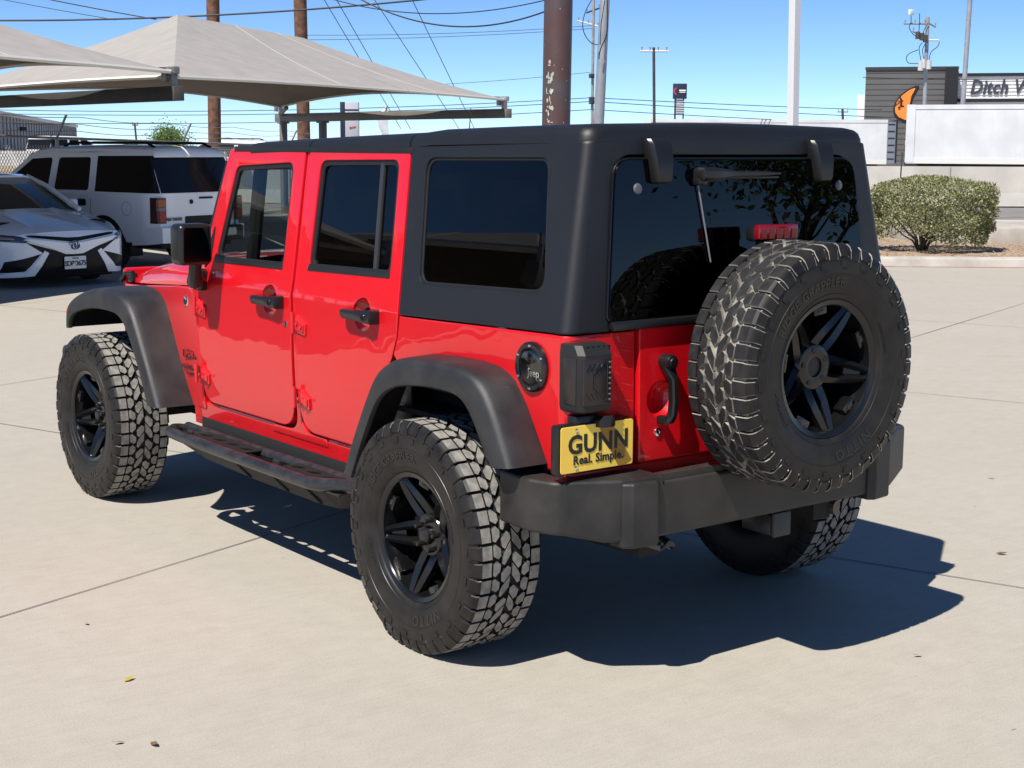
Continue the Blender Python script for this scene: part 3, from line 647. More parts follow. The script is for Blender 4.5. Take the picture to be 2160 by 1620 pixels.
# ---- bumpers
PB = [(-0.872, -0.40), (-0.885, -0.565), (-0.852, -0.665), (-0.655, -0.765), (-0.50, -0.785), (0.50, -0.785), (0.655, -0.765), (0.868, -0.672), (0.905, -0.565), (0.89, -0.40), (0.78, -0.40), (0.78, -0.58), (0.45, -0.655), (-0.45, -0.655), (-0.78, -0.58), (-0.78, -0.40)]
b = MB().panel([rounded(PB, [0.01, 0.05, 0.06, 0.05, 0.03, 0.03, 0.05, 0.06, 0.05, 0.01, 0, 0, 0, 0, 0, 0], 5)], 0.205, 0.013, lambda x, y, w: (x, y, 0.714 + w - (0.022 if abs(x) < 0.5 and w > -0.1 else 0) + (0.03 if w < -0.1 and abs(x) > 0.70 else 0)), [-0.70, -0.64, -0.5, 0.5, 0.64, 0.70], res=2)
bo = b.out('rear_bumper', [BUMP], jeep)
b = MB()
for sx in (-1, 1):
    pts = [(0.515, -0.70), (0.515, -0.789), (0.540, -0.806), (0.63, -0.793), (0.658, -0.770), (0.658, -0.70)]
    b.panel([rounded([(sx * x, y) for x, y in pts], 0.012, 3)], 0.214, 0.010, lambda x, y, w: (x, y, 0.703 + w), res=2)
    pts = [(0.72, -0.62), (0.72, -0.742), (0.75, -0.738), (0.850, -0.675), (0.885, -0.57), (0.885, -0.50)]
    b.panel([rounded([(sx * x, y) for x, y in pts], 0.02, 3)], 0.218, 0.010, lambda x, y, w: (x, y, 0.722 + w), res=2) if False else None
out_each(b, 'bumper_step', [BUMP], bo)
b = MB(); b.box((0.0, -0.60, 0.56), (1.2, 0.12, 0.12)); b.out('bumper_beam', [DARK], bo)
b = MB(); b.box((0.115, -0.66, 0.45), (0.09, 0.14, 0.075), 0.006); hb = b.out('tow_receiver', [STEEL], bo)
b = MB(); b.box((0.112, -0.742, 0.452), (0.086, 0.016, 0.088), 0.006); b.out('receiver_cover', [mat('dull_rubber', (0.05, 0.05, 0.05), 0.7)], hb)
b = MB(); b.tube([(-0.50, -0.55, 0.485), (-0.49, -0.68, 0.47), (-0.47, -0.75, 0.462), (-0.43, -0.752, 0.464), (-0.415, -0.70, 0.468), (-0.43, -0.66, 0.47)], 0.0155, 10); b.out('tow_hook', [mat('worn_steel', (0.09, 0.09, 0.092), 0.3, metal=0.7)], bo)
b = MB().panel([rounded([(-0.935, 3.30), (-0.88, 3.44), (-0.45, 3.53), (0.45, 3.53), (0.88, 3.44), (0.935, 3.30), (0.5, 3.30), (-0.5, 3.30)], [0.02, 0.05, 0.05, 0.05, 0.05, 0.02, 0, 0], 4)], 0.22, 0.02, lambda x, y, w: (x, y, 0.715 + w))
b.out('front_bumper', [BUMP], jeep)
# ---- hood, windscreen frame, grille
rings = []
for y, ww, zl, ze, zc in ((1.99, 0.765, 1.126, 1.215, 1.262), (2.25, 0.735, 1.112, 1.212, 1.258), (2.55, 0.69, 1.09, 1.190, 1.240), (2.85, 0.642, 1.068, 1.155, 1.205), (3.05, 0.61, 1.056, 1.118, 1.165), (3.17, 0.595, 1.050, 1.085, 1.125), (3.225, 0.588, 1.046, 1.060, 1.085)):
    pr = [(ww, zl), (ww - 0.004, zl + (ze - zl) * 0.45), (ww - 0.022, zl + (ze - zl) * 0.8), (ww - 0.06, ze), (ww * 0.72, ze + (zc - ze) * 0.55), (ww * 0.45, ze + (zc - ze) * 0.85), (0, zc)]
    rings.append([(-x, y, z) for x, z in pr] + [(x, y, z) for x, z in pr[-2::-1]])
hood = MB().loft([r + [(0.5, r[0][1], 1.0), (-0.5, r[0][1], 1.0)] for r in rings]).out('hood', [RED], jeep, recalc=True, sharp=40)
for sx in (-1, 1):
    b = MB(); b.box((sx * 0.60, 3.15, 1.075), (0.035, 0.06, 0.05), 0.008); b.tube([(sx * 0.605, 3.13, 1.10), (sx * 0.615, 3.20, 1.095), (sx * 0.622, 3.245, 1.055)], 0.012, 8); b.out('hood_latch', [SATIN], hood)
b = MB()
for k in range(7): b.panel([rect(-0.21 + 0.07 * k - 0.02, 0.83, -0.21 + 0.07 * k + 0.02, 1.03, 0.018)], 0.02, 0.002, M=Matrix.Translation((0, 3.272, 0)) @ Matrix.Rotation(PI / 2, 4, 'X'))
out_each(b, 'grille_slot', [SEAL], jeep)
for sx in (-1, 1): MB().lathe([(0, 0.03), (0.07, 0.025), (0.09, 0.01), (0.10, 0.012), (0.105, -0.01)], Matrix.Translation((sx * 0.44, 3.27, 0.94)) @ Matrix.Rotation(-PI / 2, 4, 'X'), 24).out('headlight', [CHROME], jeep)
b = MB()
for sx in (-1, 1):
    b.loft([[(sx * (xa - 0.07), y + 0.03, z), (sx * xa, y - 0.012, z), (sx * xa, y + 0.032, z), (sx * (xa - 0.03), y + 0.055, z)] for y, z, xa in ((1.985, 1.165, 0.768), (1.915, 1.32, 0.755), (1.835, 1.700, 0.683), (1.826, 1.738, 0.672))])
b.box((0, 1.835, 1.722), (1.33, 0.07, 0.05), 0.012)
wf = b.out('windscreen_frame', [RED], jeep, recalc=True)
MB().quad((-0.72, 1.955, 1.20), (0.72, 1.955, 1.20), (0.645, 1.868, 1.705), (-0.645, 1.868, 1.705)).out('windscreen', [GT_C], wf, sharp=0)
b = MB()
for sx in (-1, 1): b.loft([[(sx * (xa - 0.05), y + 0.055, z), (sx * (xa - 0.004), y + 0.04, z), (sx * (xa - 0.004), y + 0.062, z), (sx * (xa - 0.05), y + 0.066, z)] for y, z, xa in ((1.985, 1.18, 0.768), (1.915, 1.32, 0.755), (1.835, 1.69, 0.683))])
out_each(b, 'windscreen_seal', [SEAL], wf, recalc=True)
MB().tube([(0.74, 2.1, 1.18), (0.78, 2.06, 1.95)], [0.006, 0.002], 6).out('aerial', [SATIN], jeep)
# ---- badges on the cowl
ms = lambda y, z: Matrix.Translation((-0.792, y, z)) @ Matrix(((0, 0, -1, 0), (-1, 0, 0, 0), (0, 1, 0, 0), (0, 0, 0, 1)))
MB2 = lambda y, z: Matrix.Translation((fside(y, z, 0.0)[0] * -1, y, z)) @ Matrix(((0, 0, -1, 0), (-1, 0, 0, 0), (0, 1, 0, 0), (0, 0, 0, 1)))
b = MB().panel([rect(-0.075, -0.017, 0.075, 0.017)], 0.001, 0.0002, M=MB2(2.108, 0.804) @ Matrix.Rotation(R(0), 4, 'Z'), off=0.0045)
sd = b.out('trim_badge', [BLACKI], jeep)
b = MB(); b.text('SPORT', 0.036, 0.0006, M=MB2(2.108, 0.804), off=0.0055, bold=0.0004, shear=0.25, spacing=1.15); b.out('badge_lettering', [RED], sd, sharp=0)
b = MB(); b.text('WRANGLER', 0.030, 0.0006, M=MB2(2.135, 0.740), off=0.0045, bold=0.0008); b.text('UNLIMITED', 0.020, 0.0006, M=MB2(2.115, 0.711), off=0.0045, bold=0.0004); b.out('model_lettering', [BLACKI], jeep, sharp=0)
bd = MB().lathe([(0, 0.004), (0.021, 0.004), (0.025, 0.002), (0.026, -0.002)], MB2(2.135, 1.048), 24).out('round_badge', [CHROME], jeep)
b = MB(); b.panel([[(-0.016, -0.006), (-0.004, 0.012), (0.004, 0.003), (0.010, 0.010), (0.017, -0.006), (0.004, -0.016), (-0.008, -0.015)]], 0.001, 0.0002, M=MB2(2.135, 1.048), off=0.0055); b.out('badge_relief', [BLACKI], bd)
# ---- side steps
for sx in (-1, 1):
    b = MB()
    def P(x, y, z): return (sx * x, y, z)
    outer = [P(0.77, 2.11, 0.44), P(0.83, 2.13, 0.456), P(0.885, 2.09, 0.463), P(0.912, 2.0, 0.460), P(0.914, 1.5, 0.457), P(0.914, 0.88, 0.457), P(0.912, 0.75, 0.460), P(0.89, 0.66, 0.468), P(0.83, 0.48, 0.482), P(0.76, 0.40, 0.488)]
    b.tube([p for p in catmull(outer, 5)], 0.0265, 12)
    b.tube([P(0.805, 2.10, 0.468), P(0.805, 1.3, 0.467), P(0.805, 0.50, 0.474)], 0.024, 10)
    st = b.out('side_step', [STEEL], jeep)
    b = MB()
    for y0, y1 in ((1.24, 1.80), (0.52, 0.98)):
        n = 4 if y1 - y0 > 0.5 else 3
        if y0 < 1: y0, y1 = 0.64, 1.02
        else: y0, y1 = 1.34, 1.84
        hs = []
        for k in range(n):
            c = y0 + (y1 - y0) * (k + 0.5) / n
            hs.append([(0.862 + 0.022 * cos(2 * PI * j / 12) * 0.9, c + 0.034 * sin(2 * PI * j / 12) + 0.018 * cos(2 * PI * j / 12)) for j in range(12)])
        b.panel([[(0.815, y0), (0.905, y0), (0.905, y1), (0.815, y1)]] + hs, 0.008, 0.002, lambda x, y, w: P(x, y, 0.485 + w))
    out_each(b, 'step_plate', [mat('step_plate_black', (0.012, 0.012, 0.013), 0.8, spec=0.2)], st)
    b = MB()
    sk = [(2.03, 0.442, 0.43), (1.88, 0.352, 0.35), (1.4, 0.342, 0.342), (0.88, 0.342, 0.342), (0.72, 0.352, 0.35), (0.57, 0.455, 0.45)]
    b.loft([[P(0.905, y, 0.447), P(0.909, y, 0.441), P(0.815, y, zb), P(0.78, y, zb - 0.004), P(0.78, y, zb + 0.004), P(0.81, y, zb + 0.006)] for y, zb, _ in sk])
    for y in (1.95, 1.2, 0.55): b.box(P(0.76, y, 0.445), (0.16, 0.05, 0.05), 0.008)
    for y in (1.45, 1.12, 0.85): b.tube([P(0.903, y, 0.434), P(0.832, y - 0.02, 0.352)], 0.006, 6)
    b.out('step_skid', [DARK], st, recalc=True)
# ---- cabin
cab = MB()
cab.box((0, 1.80, 1.08), (1.36, 0.28, 0.24), 0.05); cab.box((0, 1.2, 0.80), (0.22, 0.9, 0.22), 0.04)
co_ = cab.out('dashboard', [INT], jeep)
MB().lathe([(0.15, 0.0), (0.165, 0.012), (0.18, 0.0), (0.165, -0.012)], Matrix.Translation((-0.36, 1.52, 1.14)) @ Matrix.Rotation(R(62), 4, 'X'), 28, closed=True).tube([(-0.50, 1.52, 1.14), (-0.22, 1.52, 1.14)], 0.016).tube([(-0.36, 1.52, 1.14), (-0.36, 1.74, 1.05)], 0.03).out('steering_wheel', [INT], jeep)
def seat(x, y, ww, name):
    b = MB(); b.box((x, y, 0.86), (ww, 0.50, 0.18), 0.05, seg=3); b.box((x, y - 0.27, 1.18), (ww * 0.94, 0.14, 0.56), 0.05, Matrix.Rotation(R(10), 4, 'X'), seg=3)
    so = b.out(name, [SEATM], jeep)
    for dx in ([0] if ww < 0.7 else [-0.3, 0.3]): MB().box((x + dx, y - 0.325, 1.50), (0.25, 0.10, 0.17), 0.04, seg=3).out('headrest', [SEATM], so)
seat(-0.36, 1.10, 0.48, 'front_seat'); seat(0.36, 1.10, 0.48, 'front_seat'); seat(0, 0.25, 1.15, 'rear_seat')
b = MB()
for sx in (-1, 1):
    b.tube([(sx * 0.62, 1.80, 1.15), (sx * 0.60, 1.72, 1.66), (sx * 0.58, 1.6, 1.70), (sx * 0.58, 0.5, 1.70), (sx * 0.58, -0.25, 1.67), (sx * 0.60, -0.48, 1.2)], 0.032, 8); b.tube([(sx * 0.64, 1.0, 0.7), (sx * 0.62, 0.98, 1.66)], 0.035, 8)
for y in (1.68, 0.98, -0.2): b.tube([(-0.60, y, 1.685), (0.60, y, 1.685)], 0.032, 8)
b.out('roll_bar', [INT], jeep)
MB().box((0, 1.72, 1.60), (0.24, 0.03, 0.07), 0.012).tube([(0, 1.74, 1.62), (0, 1.83, 1.68)], 0.01).out('rear_view_mirror', [INT], jeep)

# ---- wheels
TR = 0.413
def build_tyre(spare):
    b = MB()
    prof = [(0.225, -0.105), (0.232, -0.118), (0.24, -0.124), (0.262, -0.132), (0.30, -0.1385), (0.335, -0.1405), (0.36, -0.1390), (0.385, -0.1340), (0.396, -0.126), (0.3995, -0.112), (0.4005, -0.06), (0.401, 0.0)]
    prof = prof + [(r, -a) for r, a in prof[-2::-1]]
    b.mi = 2; b.lathe(prof, Matrix(), 110)
    # tread floor gets the groove material, sidewalls stay rubber
    for f in b.bm.faces:
        c = f.calc_center_median(); rr = math.hypot(c.x, c.y)
        f.material_index = 1 if rr > 0.394 else 2
    N = 22; PT = 2 * PI / N
    def blk(poly, r0, r1, taper=0.86, jit=0):
        cs = sum(p[0] for p in poly) / len(poly); ca = sum(p[1] for p in poly) / len(poly)
        n0 = len(b.bm.faces); bot = []; topv = []
        for s_, a in poly:
            bot.append(b.bm.verts.new((r0 * cos(s_), r0 * sin(s_), a)))
            s2 = cs + (s_ - cs) * taper; a2 = ca + (a - ca) * taper
            topv.append(b.bm.verts.new((r1 * cos(s2), r1 * sin(s2), a2)))
        m = len(poly)
        for k in range(m):
            f = b.bm.faces.new((bot[k], bot[(k + 1) % m], topv[(k + 1) % m], topv[k])); f.material_index = 1 if not spare else 3
        f = b.bm.faces.new(topv); f.material_index = 0
    half = [
        [(0.02, 55), (0.13, 76), (0.43, 76), (0.475, 66), (0.32, 44), (0.11, 43)],
        [(0.51, 65), (0.56, 76), (0.92, 76), (0.985, 59), (0.86, 44), (0.66, 46)],
        [(0.36, 40), (0.60, 43), (0.80, 16), (0.73, 2.2), (0.56, 2.2), (0.28, 28)],
        [(0.87, 40.5), (1.07, 39), (1.23, 29), (1.51, 2.2), (1.13, 2.2), (0.82, 30)]]
    for k in range(N):
        t0 = k * PT
        for P_ in half:
            blk([(t0 + s_ * PT, a / 1000) for s_, a in P_], 0.399, TR, 0.95)
            blk([(t0 + (s_ + 0.37) * PT, -a / 1000) for s_, a in P_[::-1]], 0.399, TR, 0.95)
        for h in (0, 1):
            for sg in (-1, 1):
                c = t0 + (0.25 + 0.5 * h + (0.18 if sg < 0 else 0)) * PT; hw = PT * (0.229 if h else 0.221); ai = 0.080 if h else 0.078; ao = 0.1345 if h else 0.130
                cross = [(ai, 0.399), (ai + 0.002, TR), (0.119, TR - 0.0008), (0.1285, TR - 0.008), (ao + 0.003, 0.392), (0.1415, 0.366 if h else 0.374), (0.137, 0.360 if h else 0.37), (0.120, 0.397)]
                n0 = len(b.bm.faces); ends = []
                for e in (-1, -0.9, 0.9, 1):
                    ends.append([b.bm.verts.new(((r - (0.004 if abs(e) == 1 else 0)) * cos(c + e * hw * (1 - 0.10 * (a > 0.125))), (r - (0.004 if abs(e) == 1 else 0)) * sin(c + e * hw * (1 - 0.10 * (a > 0.125))), sg * a)) for a, r in cross])
                for E0, E1 in zip(ends, ends[1:]):
                    for q in range(8):
                        f = b.bm.faces.new((E0[q], E0[(q + 1) % 8], E1[(q + 1) % 8], E1[q])); f.material_index = (0 if (q == 1) else 2) if E0 is ends[1] else (2 if not spare else 3)
                for E0 in (ends[0], ends[-1]):
                    f = b.bm.faces.new(E0); f.material_index = 2
                if h == 0:  # small notch blocks lower on the sidewall
                    hw2 = hw * 0.55
                    n0 = len(b.bm.faces); vs = []
                    for r, a in ((0.357, 0.1400), (0.338, 0.1406)):
                        for e in (-1, 1):
                            for da in (0.0, 0.0022): vs.append(b.bm.verts.new((r * cos(c + e * hw2), r * sin(c + e * hw2), sg * (a + da))))
                    for q in ((1, 3, 7, 5), (0, 1, 5, 4), (2, 3, 7, 6), (0, 1, 3, 2), (4, 5, 7, 6)):
                        f = b.bm.faces.new([vs[i] for i in q]); f.material_index = 2
    bmesh.ops.recalc_face_normals(b.bm, faces=b.bm.faces[:])
    b.mi = 3 if not spare else 4
    def side_a(r):
        pr = [(0.232, 0.118), (0.24, 0.124), (0.262, 0.132), (0.30, 0.1385), (0.335, 0.1405), (0.36, 0.139)]
        for (r0, a0), (r1, a1) in zip(pr, pr[1:]):
            if r0 <= r <= r1: return a0 + (a1 - a0) * (r - r0) / (r1 - r0)
        return 0.14
    def ring_text(s_, size, rm, th0, **k):
        def f(u, v, w_):
            r = rm + v; th = R(th0) - u / rm
            return (r * cos(th), r * sin(th), side_a(r) + 0.0012 + w_)
        b.text(s_, size, 0.0016, func=f, **k)
    ring_text('RIDGE GRAPPLER', 0.043, 0.287, 118, spacing=1.1, bold=0.0006)
    ring_text('NITTO', 0.050, 0.290, 292, spacing=1.25, bold=0.0008)
    ring_text('LT285/70R17', 0.020, 0.268, 205, spacing=1.2)
    ring_text('RADIAL TUBELESS', 0.012, 0.262, 20, spacing=1.2)
    for rr in (0.250, 0.316): b.lathe([(rr - 0.0018, side_a(rr) - 0.001), (rr, side_a(rr) + 0.0012), (rr + 0.0018, side_a(rr) - 0.001)], Matrix(), 96)
    return b.out('tyre', [TREADS, GROOVES, RUB, GROOVES, RUBL] if spare else [TREAD, GROOVE, RUB, RUBL], None, sharp=28)
def build_rim(spare):
    b = MB()
    b.lathe([(0.205, -0.10), (0.195, 0.0), (0.198, 0.055), (0.203, 0.075), (0.207, 0.090), (0.209, 0.108), (0.213, 0.113), (0.222, 0.1165), (0.229, 0.1185), (0.232, 0.116), (0.232, 0.108)], Matrix(), 80)
    b.lathe([(0.0, 0.046), (0.030, 0.046), (0.034, 0.046), (0.034, 0.054), (0.050, 0.057), (0.074, 0.052), (0.083, 0.040), (0.086, 0.010), (0.08, -0.02)], Matrix(), 40)
    phi0 = 62 if spare else 117
    for k in range(5):
        f = R(phi0 + 72 * k)
        for e in (-1, 1):
            rings = []
            for r, da, hw, a0, hh in ((0.058, 0.45, 0.0185, 0.026, 0.020), (0.085, 0.36, 0.0185, 0.037, 0.023), (0.120, 0.242, 0.0165, 0.053, 0.024), (0.165, 0.136, 0.0140, 0.073, 0.022), (0.200, 0.082, 0.012, 0.089, 0.017), (0.211, 0.068, 0.0115, 0.096, 0.010)):
                th = f + e * da; c = Vector((r * cos(th), r * sin(th), 0)); tdir = Vector((-sin(th), cos(th), 0))
                rings.append([c + tdir * x + Vector((0, 0, a0 + z)) for x, z in ((-hw, -0.020), (-hw, hh * 0.25), (-hw * 0.15 * e * 1, hh), (hw, hh * 0.25), (hw, -0.020))])
            b.loft(rings)
        # web between the two blades near the rim
        th = f; pts = []
        for r, hw, a0 in ((0.150, 0.020, 0.050), (0.205, 0.012, 0.078)):
            c = Vector((r * cos(th), r * sin(th), a0)); td = Vector((-sin(th), cos(th), 0)); pts += [c - td * hw, c + td * hw]
        b.hexa([pts[0] - Vector((0, 0, 0.02)), pts[1] - Vector((0, 0, 0.02)), pts[3] - Vector((0, 0, 0.02)), pts[2] - Vector((0, 0, 0.02)), pts[0], pts[1], pts[3], pts[2]])
        # rim lug between spokes
        th = f + R(36); M = Matrix.Rotation(th, 4, 'Z') @ Matrix.Translation((0.196, 0, 0.074))
        b.box((0, 0, 0), (0.030, 0.062, 0.05), 0.004, None); 
        vs = b.bm.verts[-24:] if False else None
    bmesh.ops.recalc_face_normals(b.bm, faces=b.bm.faces[:])
    # place the lug boxes (built at the origin above) on the rim
    isl = []
    b.bm.verts.ensure_lookup_table()
    small = [v for v in b.bm.verts if abs(v.co.x) < 0.016 and abs(v.co.y) < 0.032 and abs(v.co.z) < 0.026]
    seen = set(); k = 0
    for v in small:
        if v in seen: continue
        stack = [v]; comp = []
        while stack:
            q = stack.pop()
            if q in seen: continue
            seen.add(q); comp.append(q)
            for e in q.link_edges:
                o2 = e.other_vert(q)
                if o2 not in seen: stack.append(o2)
        if len(comp) > 60 or len(comp) < 8: continue
        M = Matrix.Rotation(R(phi0 + 36 + 72 * k), 4, 'Z') @ Matrix.Translation((0.195, 0, 0.070)); k += 1
        for q in comp: q.co = M @ q.co
    o = b.out('rim', [RIM], None, sharp=30)
    h = MB()
    for k in range(5):
        t = R(phi0 + 36 + 72 * k)
        if spare: h.lathe([(0, 0.0555), (0.009, 0.0555), (0.010, 0.0575), (0.0, 0.0575)], Matrix.Translation((0.055 * cos(t), 0.055 * sin(t), 0.0)), 12)
        else: h.lathe([(0.0, 0.078), (0.007, 0.078), (0.010, 0.072), (0.011, 0.050)], Matrix.Translation((0.055 * cos(t), 0.055 * sin(t), 0.0)), 8)
    if spare: h.lathe([(0, 0.0475), (0.033, 0.0475), (0.0335, 0.053)], Matrix(), 24)
    else: h.lathe([(0, 0.080), (0.018, 0.078), (0.026, 0.072), (0.030, 0.050)], Matrix(), 16)
    ho = h.out('hub', [SEAL if spare else SATIN], None, sharp=30)
    p = MB()
    for k in range(5):
        t = phi0 + 36 + 72 * k
        M = Matrix.Rotation(R(t), 4, 'Z') @ Matrix.Translation((0.195, 0, 0.0965)) @ Matrix.Rotation(-PI / 2, 4, 'Z')
        p.text('XD', 0.017, 0.0012, M=M, bold=0.0004)
    po = p.out('rim_lettering', [mat('grey_lettering', (0.06, 0.06, 0.062), 0.4)], None, sharp=0)
    return o, ho, po
disc_me = MB()
disc_me.lathe([(0.09, -0.03), (0.155, -0.03), (0.158, -0.035), (0.158, -0.052), (0.09, -0.054)], Matrix(), 40)
disc_me.box((0.12, -0.06, -0.045), (0.07, 0.12, 0.06), 0.012)
disc_me.lathe([(0, -0.02), (0.09, -0.02), (0.095, -0.05), (0.06, -0.14), (0, -0.14)], Matrix(), 24)
disc = disc_me.out('brake_disc', [mat('brake_iron', (0.10, 0.085, 0.075), 0.45, metal=0.6)], None)
ty = build_tyre(False); rm, hb_, lt_ = build_rim(False)
def wheel(loc, ex, ey, ez, parts, first, name, rot=0.0):
    e = empty(name, parent=jeep)
    M = Matrix(((ex[0], ey[0], ez[0], loc[0]), (ex[1], ey[1], ez[1], loc[1]), (ex[2], ey[2], ez[2], loc[2]), (0, 0, 0, 1)))
    e.matrix_local = M @ Matrix.Rotation(R(rot), 4, 'Z')
    for p in parts:
        o = p if first else p.copy()
        if not first: COL.objects.link(o)
        o.parent = e; o.matrix_parent_inverse = Matrix()
    return e
WP = [ty, rm, hb_, lt_, disc]
XT = 0.828
Z3 = (0, 0, 1)
wheel((-XT, 0, TR - 0.003), (0, -1, 0), Z3, (-1, 0, 0), WP, True, 'wheel')
wheel((-XT, 2.947, TR - 0.003), (0, -1, 0), Z3, (-1, 0, 0), WP, False, 'wheel', 4)
wheel((XT, 0, TR - 0.003), (0, 1, 0), Z3, (1, 0, 0), WP, False, 'wheel', 20)
wheel((XT, 2.947, TR - 0.003), (0, 1, 0), Z3, (1, 0, 0), WP, False, 'wheel', 50)
ty2 = build_tyre(True); rm2, hb2, lt2 = build_rim(True)
wheel((0.010, -0.905, 1.045), (1, 0, 0), Z3, (0, -1, 0), [ty2, rm2, hb2, lt2], True, 'spare_wheel')

# ================================================================== shade canopies
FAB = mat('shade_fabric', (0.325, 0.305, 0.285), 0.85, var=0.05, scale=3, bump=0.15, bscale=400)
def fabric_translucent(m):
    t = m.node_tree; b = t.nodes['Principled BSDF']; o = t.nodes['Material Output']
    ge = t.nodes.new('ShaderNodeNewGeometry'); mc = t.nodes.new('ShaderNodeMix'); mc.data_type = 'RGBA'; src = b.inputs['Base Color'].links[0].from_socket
    t.links.new(ge.outputs['Backfacing'], mc.inputs[0]); t.links.new(src, mc.inputs[6]); mc.inputs[7].default_value = (0.185, 0.155, 0.128, 1); t.links.new(mc.outputs[2], b.inputs['Base Color'])  # same cloth both sides; underside shade is put into the back-face colour
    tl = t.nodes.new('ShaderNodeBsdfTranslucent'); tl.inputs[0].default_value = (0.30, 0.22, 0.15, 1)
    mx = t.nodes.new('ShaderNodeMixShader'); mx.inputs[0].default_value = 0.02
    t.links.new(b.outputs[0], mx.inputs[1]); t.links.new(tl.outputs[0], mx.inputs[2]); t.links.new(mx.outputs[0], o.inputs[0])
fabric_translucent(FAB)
waviness(FAB, 1.3, 0.05)
HEM = mat('hem_webbing', (0.70, 0.67, 0.60), 0.8)
BEAM = mat('painted_beam', (0.17, 0.155, 0.14), 0.55, var=0.1, scale=2)
cA, cB, cC = at(365, 160, 20.4), at(1064, 209, 32.0), at(591, 224, 38.8)
cD = cA + cC - cB; cD.z = cA.z
P1, P2 = at(375, 31, 27.4), at(640, 80, 31.9)
SH = cA - cB; SH.z = 0
def hem(a, b_, s, inn, upv):
    c = (cA + cC) / 2; k = 4 * s * (1 - s); p = a.lerp(b_, s)
    v = c - p; v.z = 0
    return p + v.normalized() * inn * k + Vector((0, 0, upv * k))
cano = empty('shade_canopy', (cA.x, cA.y, 0)); O = Vector((cA.x, cA.y, 0))
tag(cano, 'grey hip-roofed fabric shade canopy whose near corner points down at the white suv', 'canopy', 'fabric shade canopies over the parking bays')
b = MB(); n0, n1 = 18, 10
for a, b_, r0, r1, inn, up_ in ((cA, cB, P1, P2, 0.25, 0.05), (cB, cC, P2, P2, 0.5, 0.22), (cC, cD, P2, P1, 0.6, 0.22), (cD, cA, P1, P1, 0.3, 0.05)):
    rows = []
    for j in range(n1 + 1):
        t = j / n1; row = []
        for i in range(n0 + 1):
            s = i / n0; h = hem(a, b_, s, inn, up_); rdg = r0.lerp(r1, s)
            p = h.lerp(rdg, t); p.z -= 0.07 * 4 * t * (1 - t)
            row.append(p - O)
        rows.append(row)
    b.loft(rows, closed=False, caps=False)
bmesh.ops.remove_doubles(b.bm, verts=b.bm.verts, dist=0.002)
b.bm.normal_update(); bmesh.ops.reverse_faces(b.bm, faces=[f for f in b.bm.faces if f.normal.z < 0])
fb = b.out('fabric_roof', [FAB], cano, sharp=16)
b = MB()
for a, b_, inn, up_ in ((cA, cB, 0.25, 0.05), (cB, cC, 0.5, 0.22), (cC, cD, 0.6, 0.22), (cD, cA, 0.3, 0.05)):
    b.tube([hem(a, b_, i / 18, inn, up_) - O + Vector((0, 0, -0.01)) for i in range(19)], 0.032, 6)
b.out('hem', [HEM], fb)
b = MB(); m1, m2 = hem(cA, cB, 0.42, 0.25, 0.05), hem(cA, cB, 0.76, 0.25, 0.05)
for p, q in ((P1.lerp(P2, 0.42), m1), (P1.lerp(P2, 0.76), m2)):
    b.tube([p.lerp(q, k / 10) - O + Vector((0, 0, 0.004 - 0.07 * 4 * (k / 10) * (1 - k / 10))) for k in range(11)], 0.007, 5)
b.out('seam', [mat('seam_thread', (0.42, 0.40, 0.37), 0.85)], fb)
zb = 2.42
def frame(e0, e1, posts):
    a = Vector((e0.x, e0.y, zb)) - O; c = Vector((e1.x, e1.y, zb)) - O; d = (c - a).normalized()
    M = Matrix.Rotation(math.atan2(d.y, d.x), 4, 'Z'); mid = (a + c) / 2
    bo_ = MB().box(mid, ((c - a).length + 0.3, 0.16, 0.19), 0.008, M).out('cantilever_beam', [BEAM], cano)
    for e in (a, c):
        MB().box(e + Vector((0, 0, 0.16)), (0.09, 0.09, 0.26), 0.006, M).box(e + Vector((0, 0, 0.30)), (0.22, 0.10, 0.10), 0.02, M).box(e + d * 0.12 + Vector((0, 0, 0.24)), (0.05, 0.2, 0.16), 0.008, M).out('corner_bracket', [mat('galvanised', (0.42, 0.42, 0.42), 0.45, metal=0.6)], cano)
        MB().tube([e + Vector((0, 0, 0.33)), Vector((e.x * 1, e.y, e.z + 0.31)) + d * (0.5 if e is a else -0.5) + Vector((0, 0, 0.04))], 0.012, 5).out('turnbuckle', [SATIN], cano)
    for p in posts:
        q = a.lerp(c, p); MB().box(Vector((q.x, q.y, zb / 2 - 0.05)), (0.15, 0.15, zb - 0.1), 0.01, M).box(Vector((q.x, q.y, zb - 0.12)), (0.30, 0.19, 0.05), 0.01, M).out('post', [BEAM], cano)
frame(cB, cC, (0.78, 0.985)); frame(cA, cD, (0.78, 0.985))
MB().tube([cC - O + Vector((0, 0, -0.2)), cC.lerp(P2, 0.30) - O + Vector((0, 0, -0.45))], 0.05, 8).out('strut', [BEAM], cano)
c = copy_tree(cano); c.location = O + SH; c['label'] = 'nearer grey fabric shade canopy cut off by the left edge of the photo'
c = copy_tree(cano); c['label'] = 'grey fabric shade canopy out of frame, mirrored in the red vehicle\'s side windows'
ab = cB - cA; c.rotation_euler = (0, 0, PI / 2 + R(4) - math.atan2(ab.y, ab.x)); c.location = (-5.4, 5.6, 0); c.scale = (1, 1, 1.06)

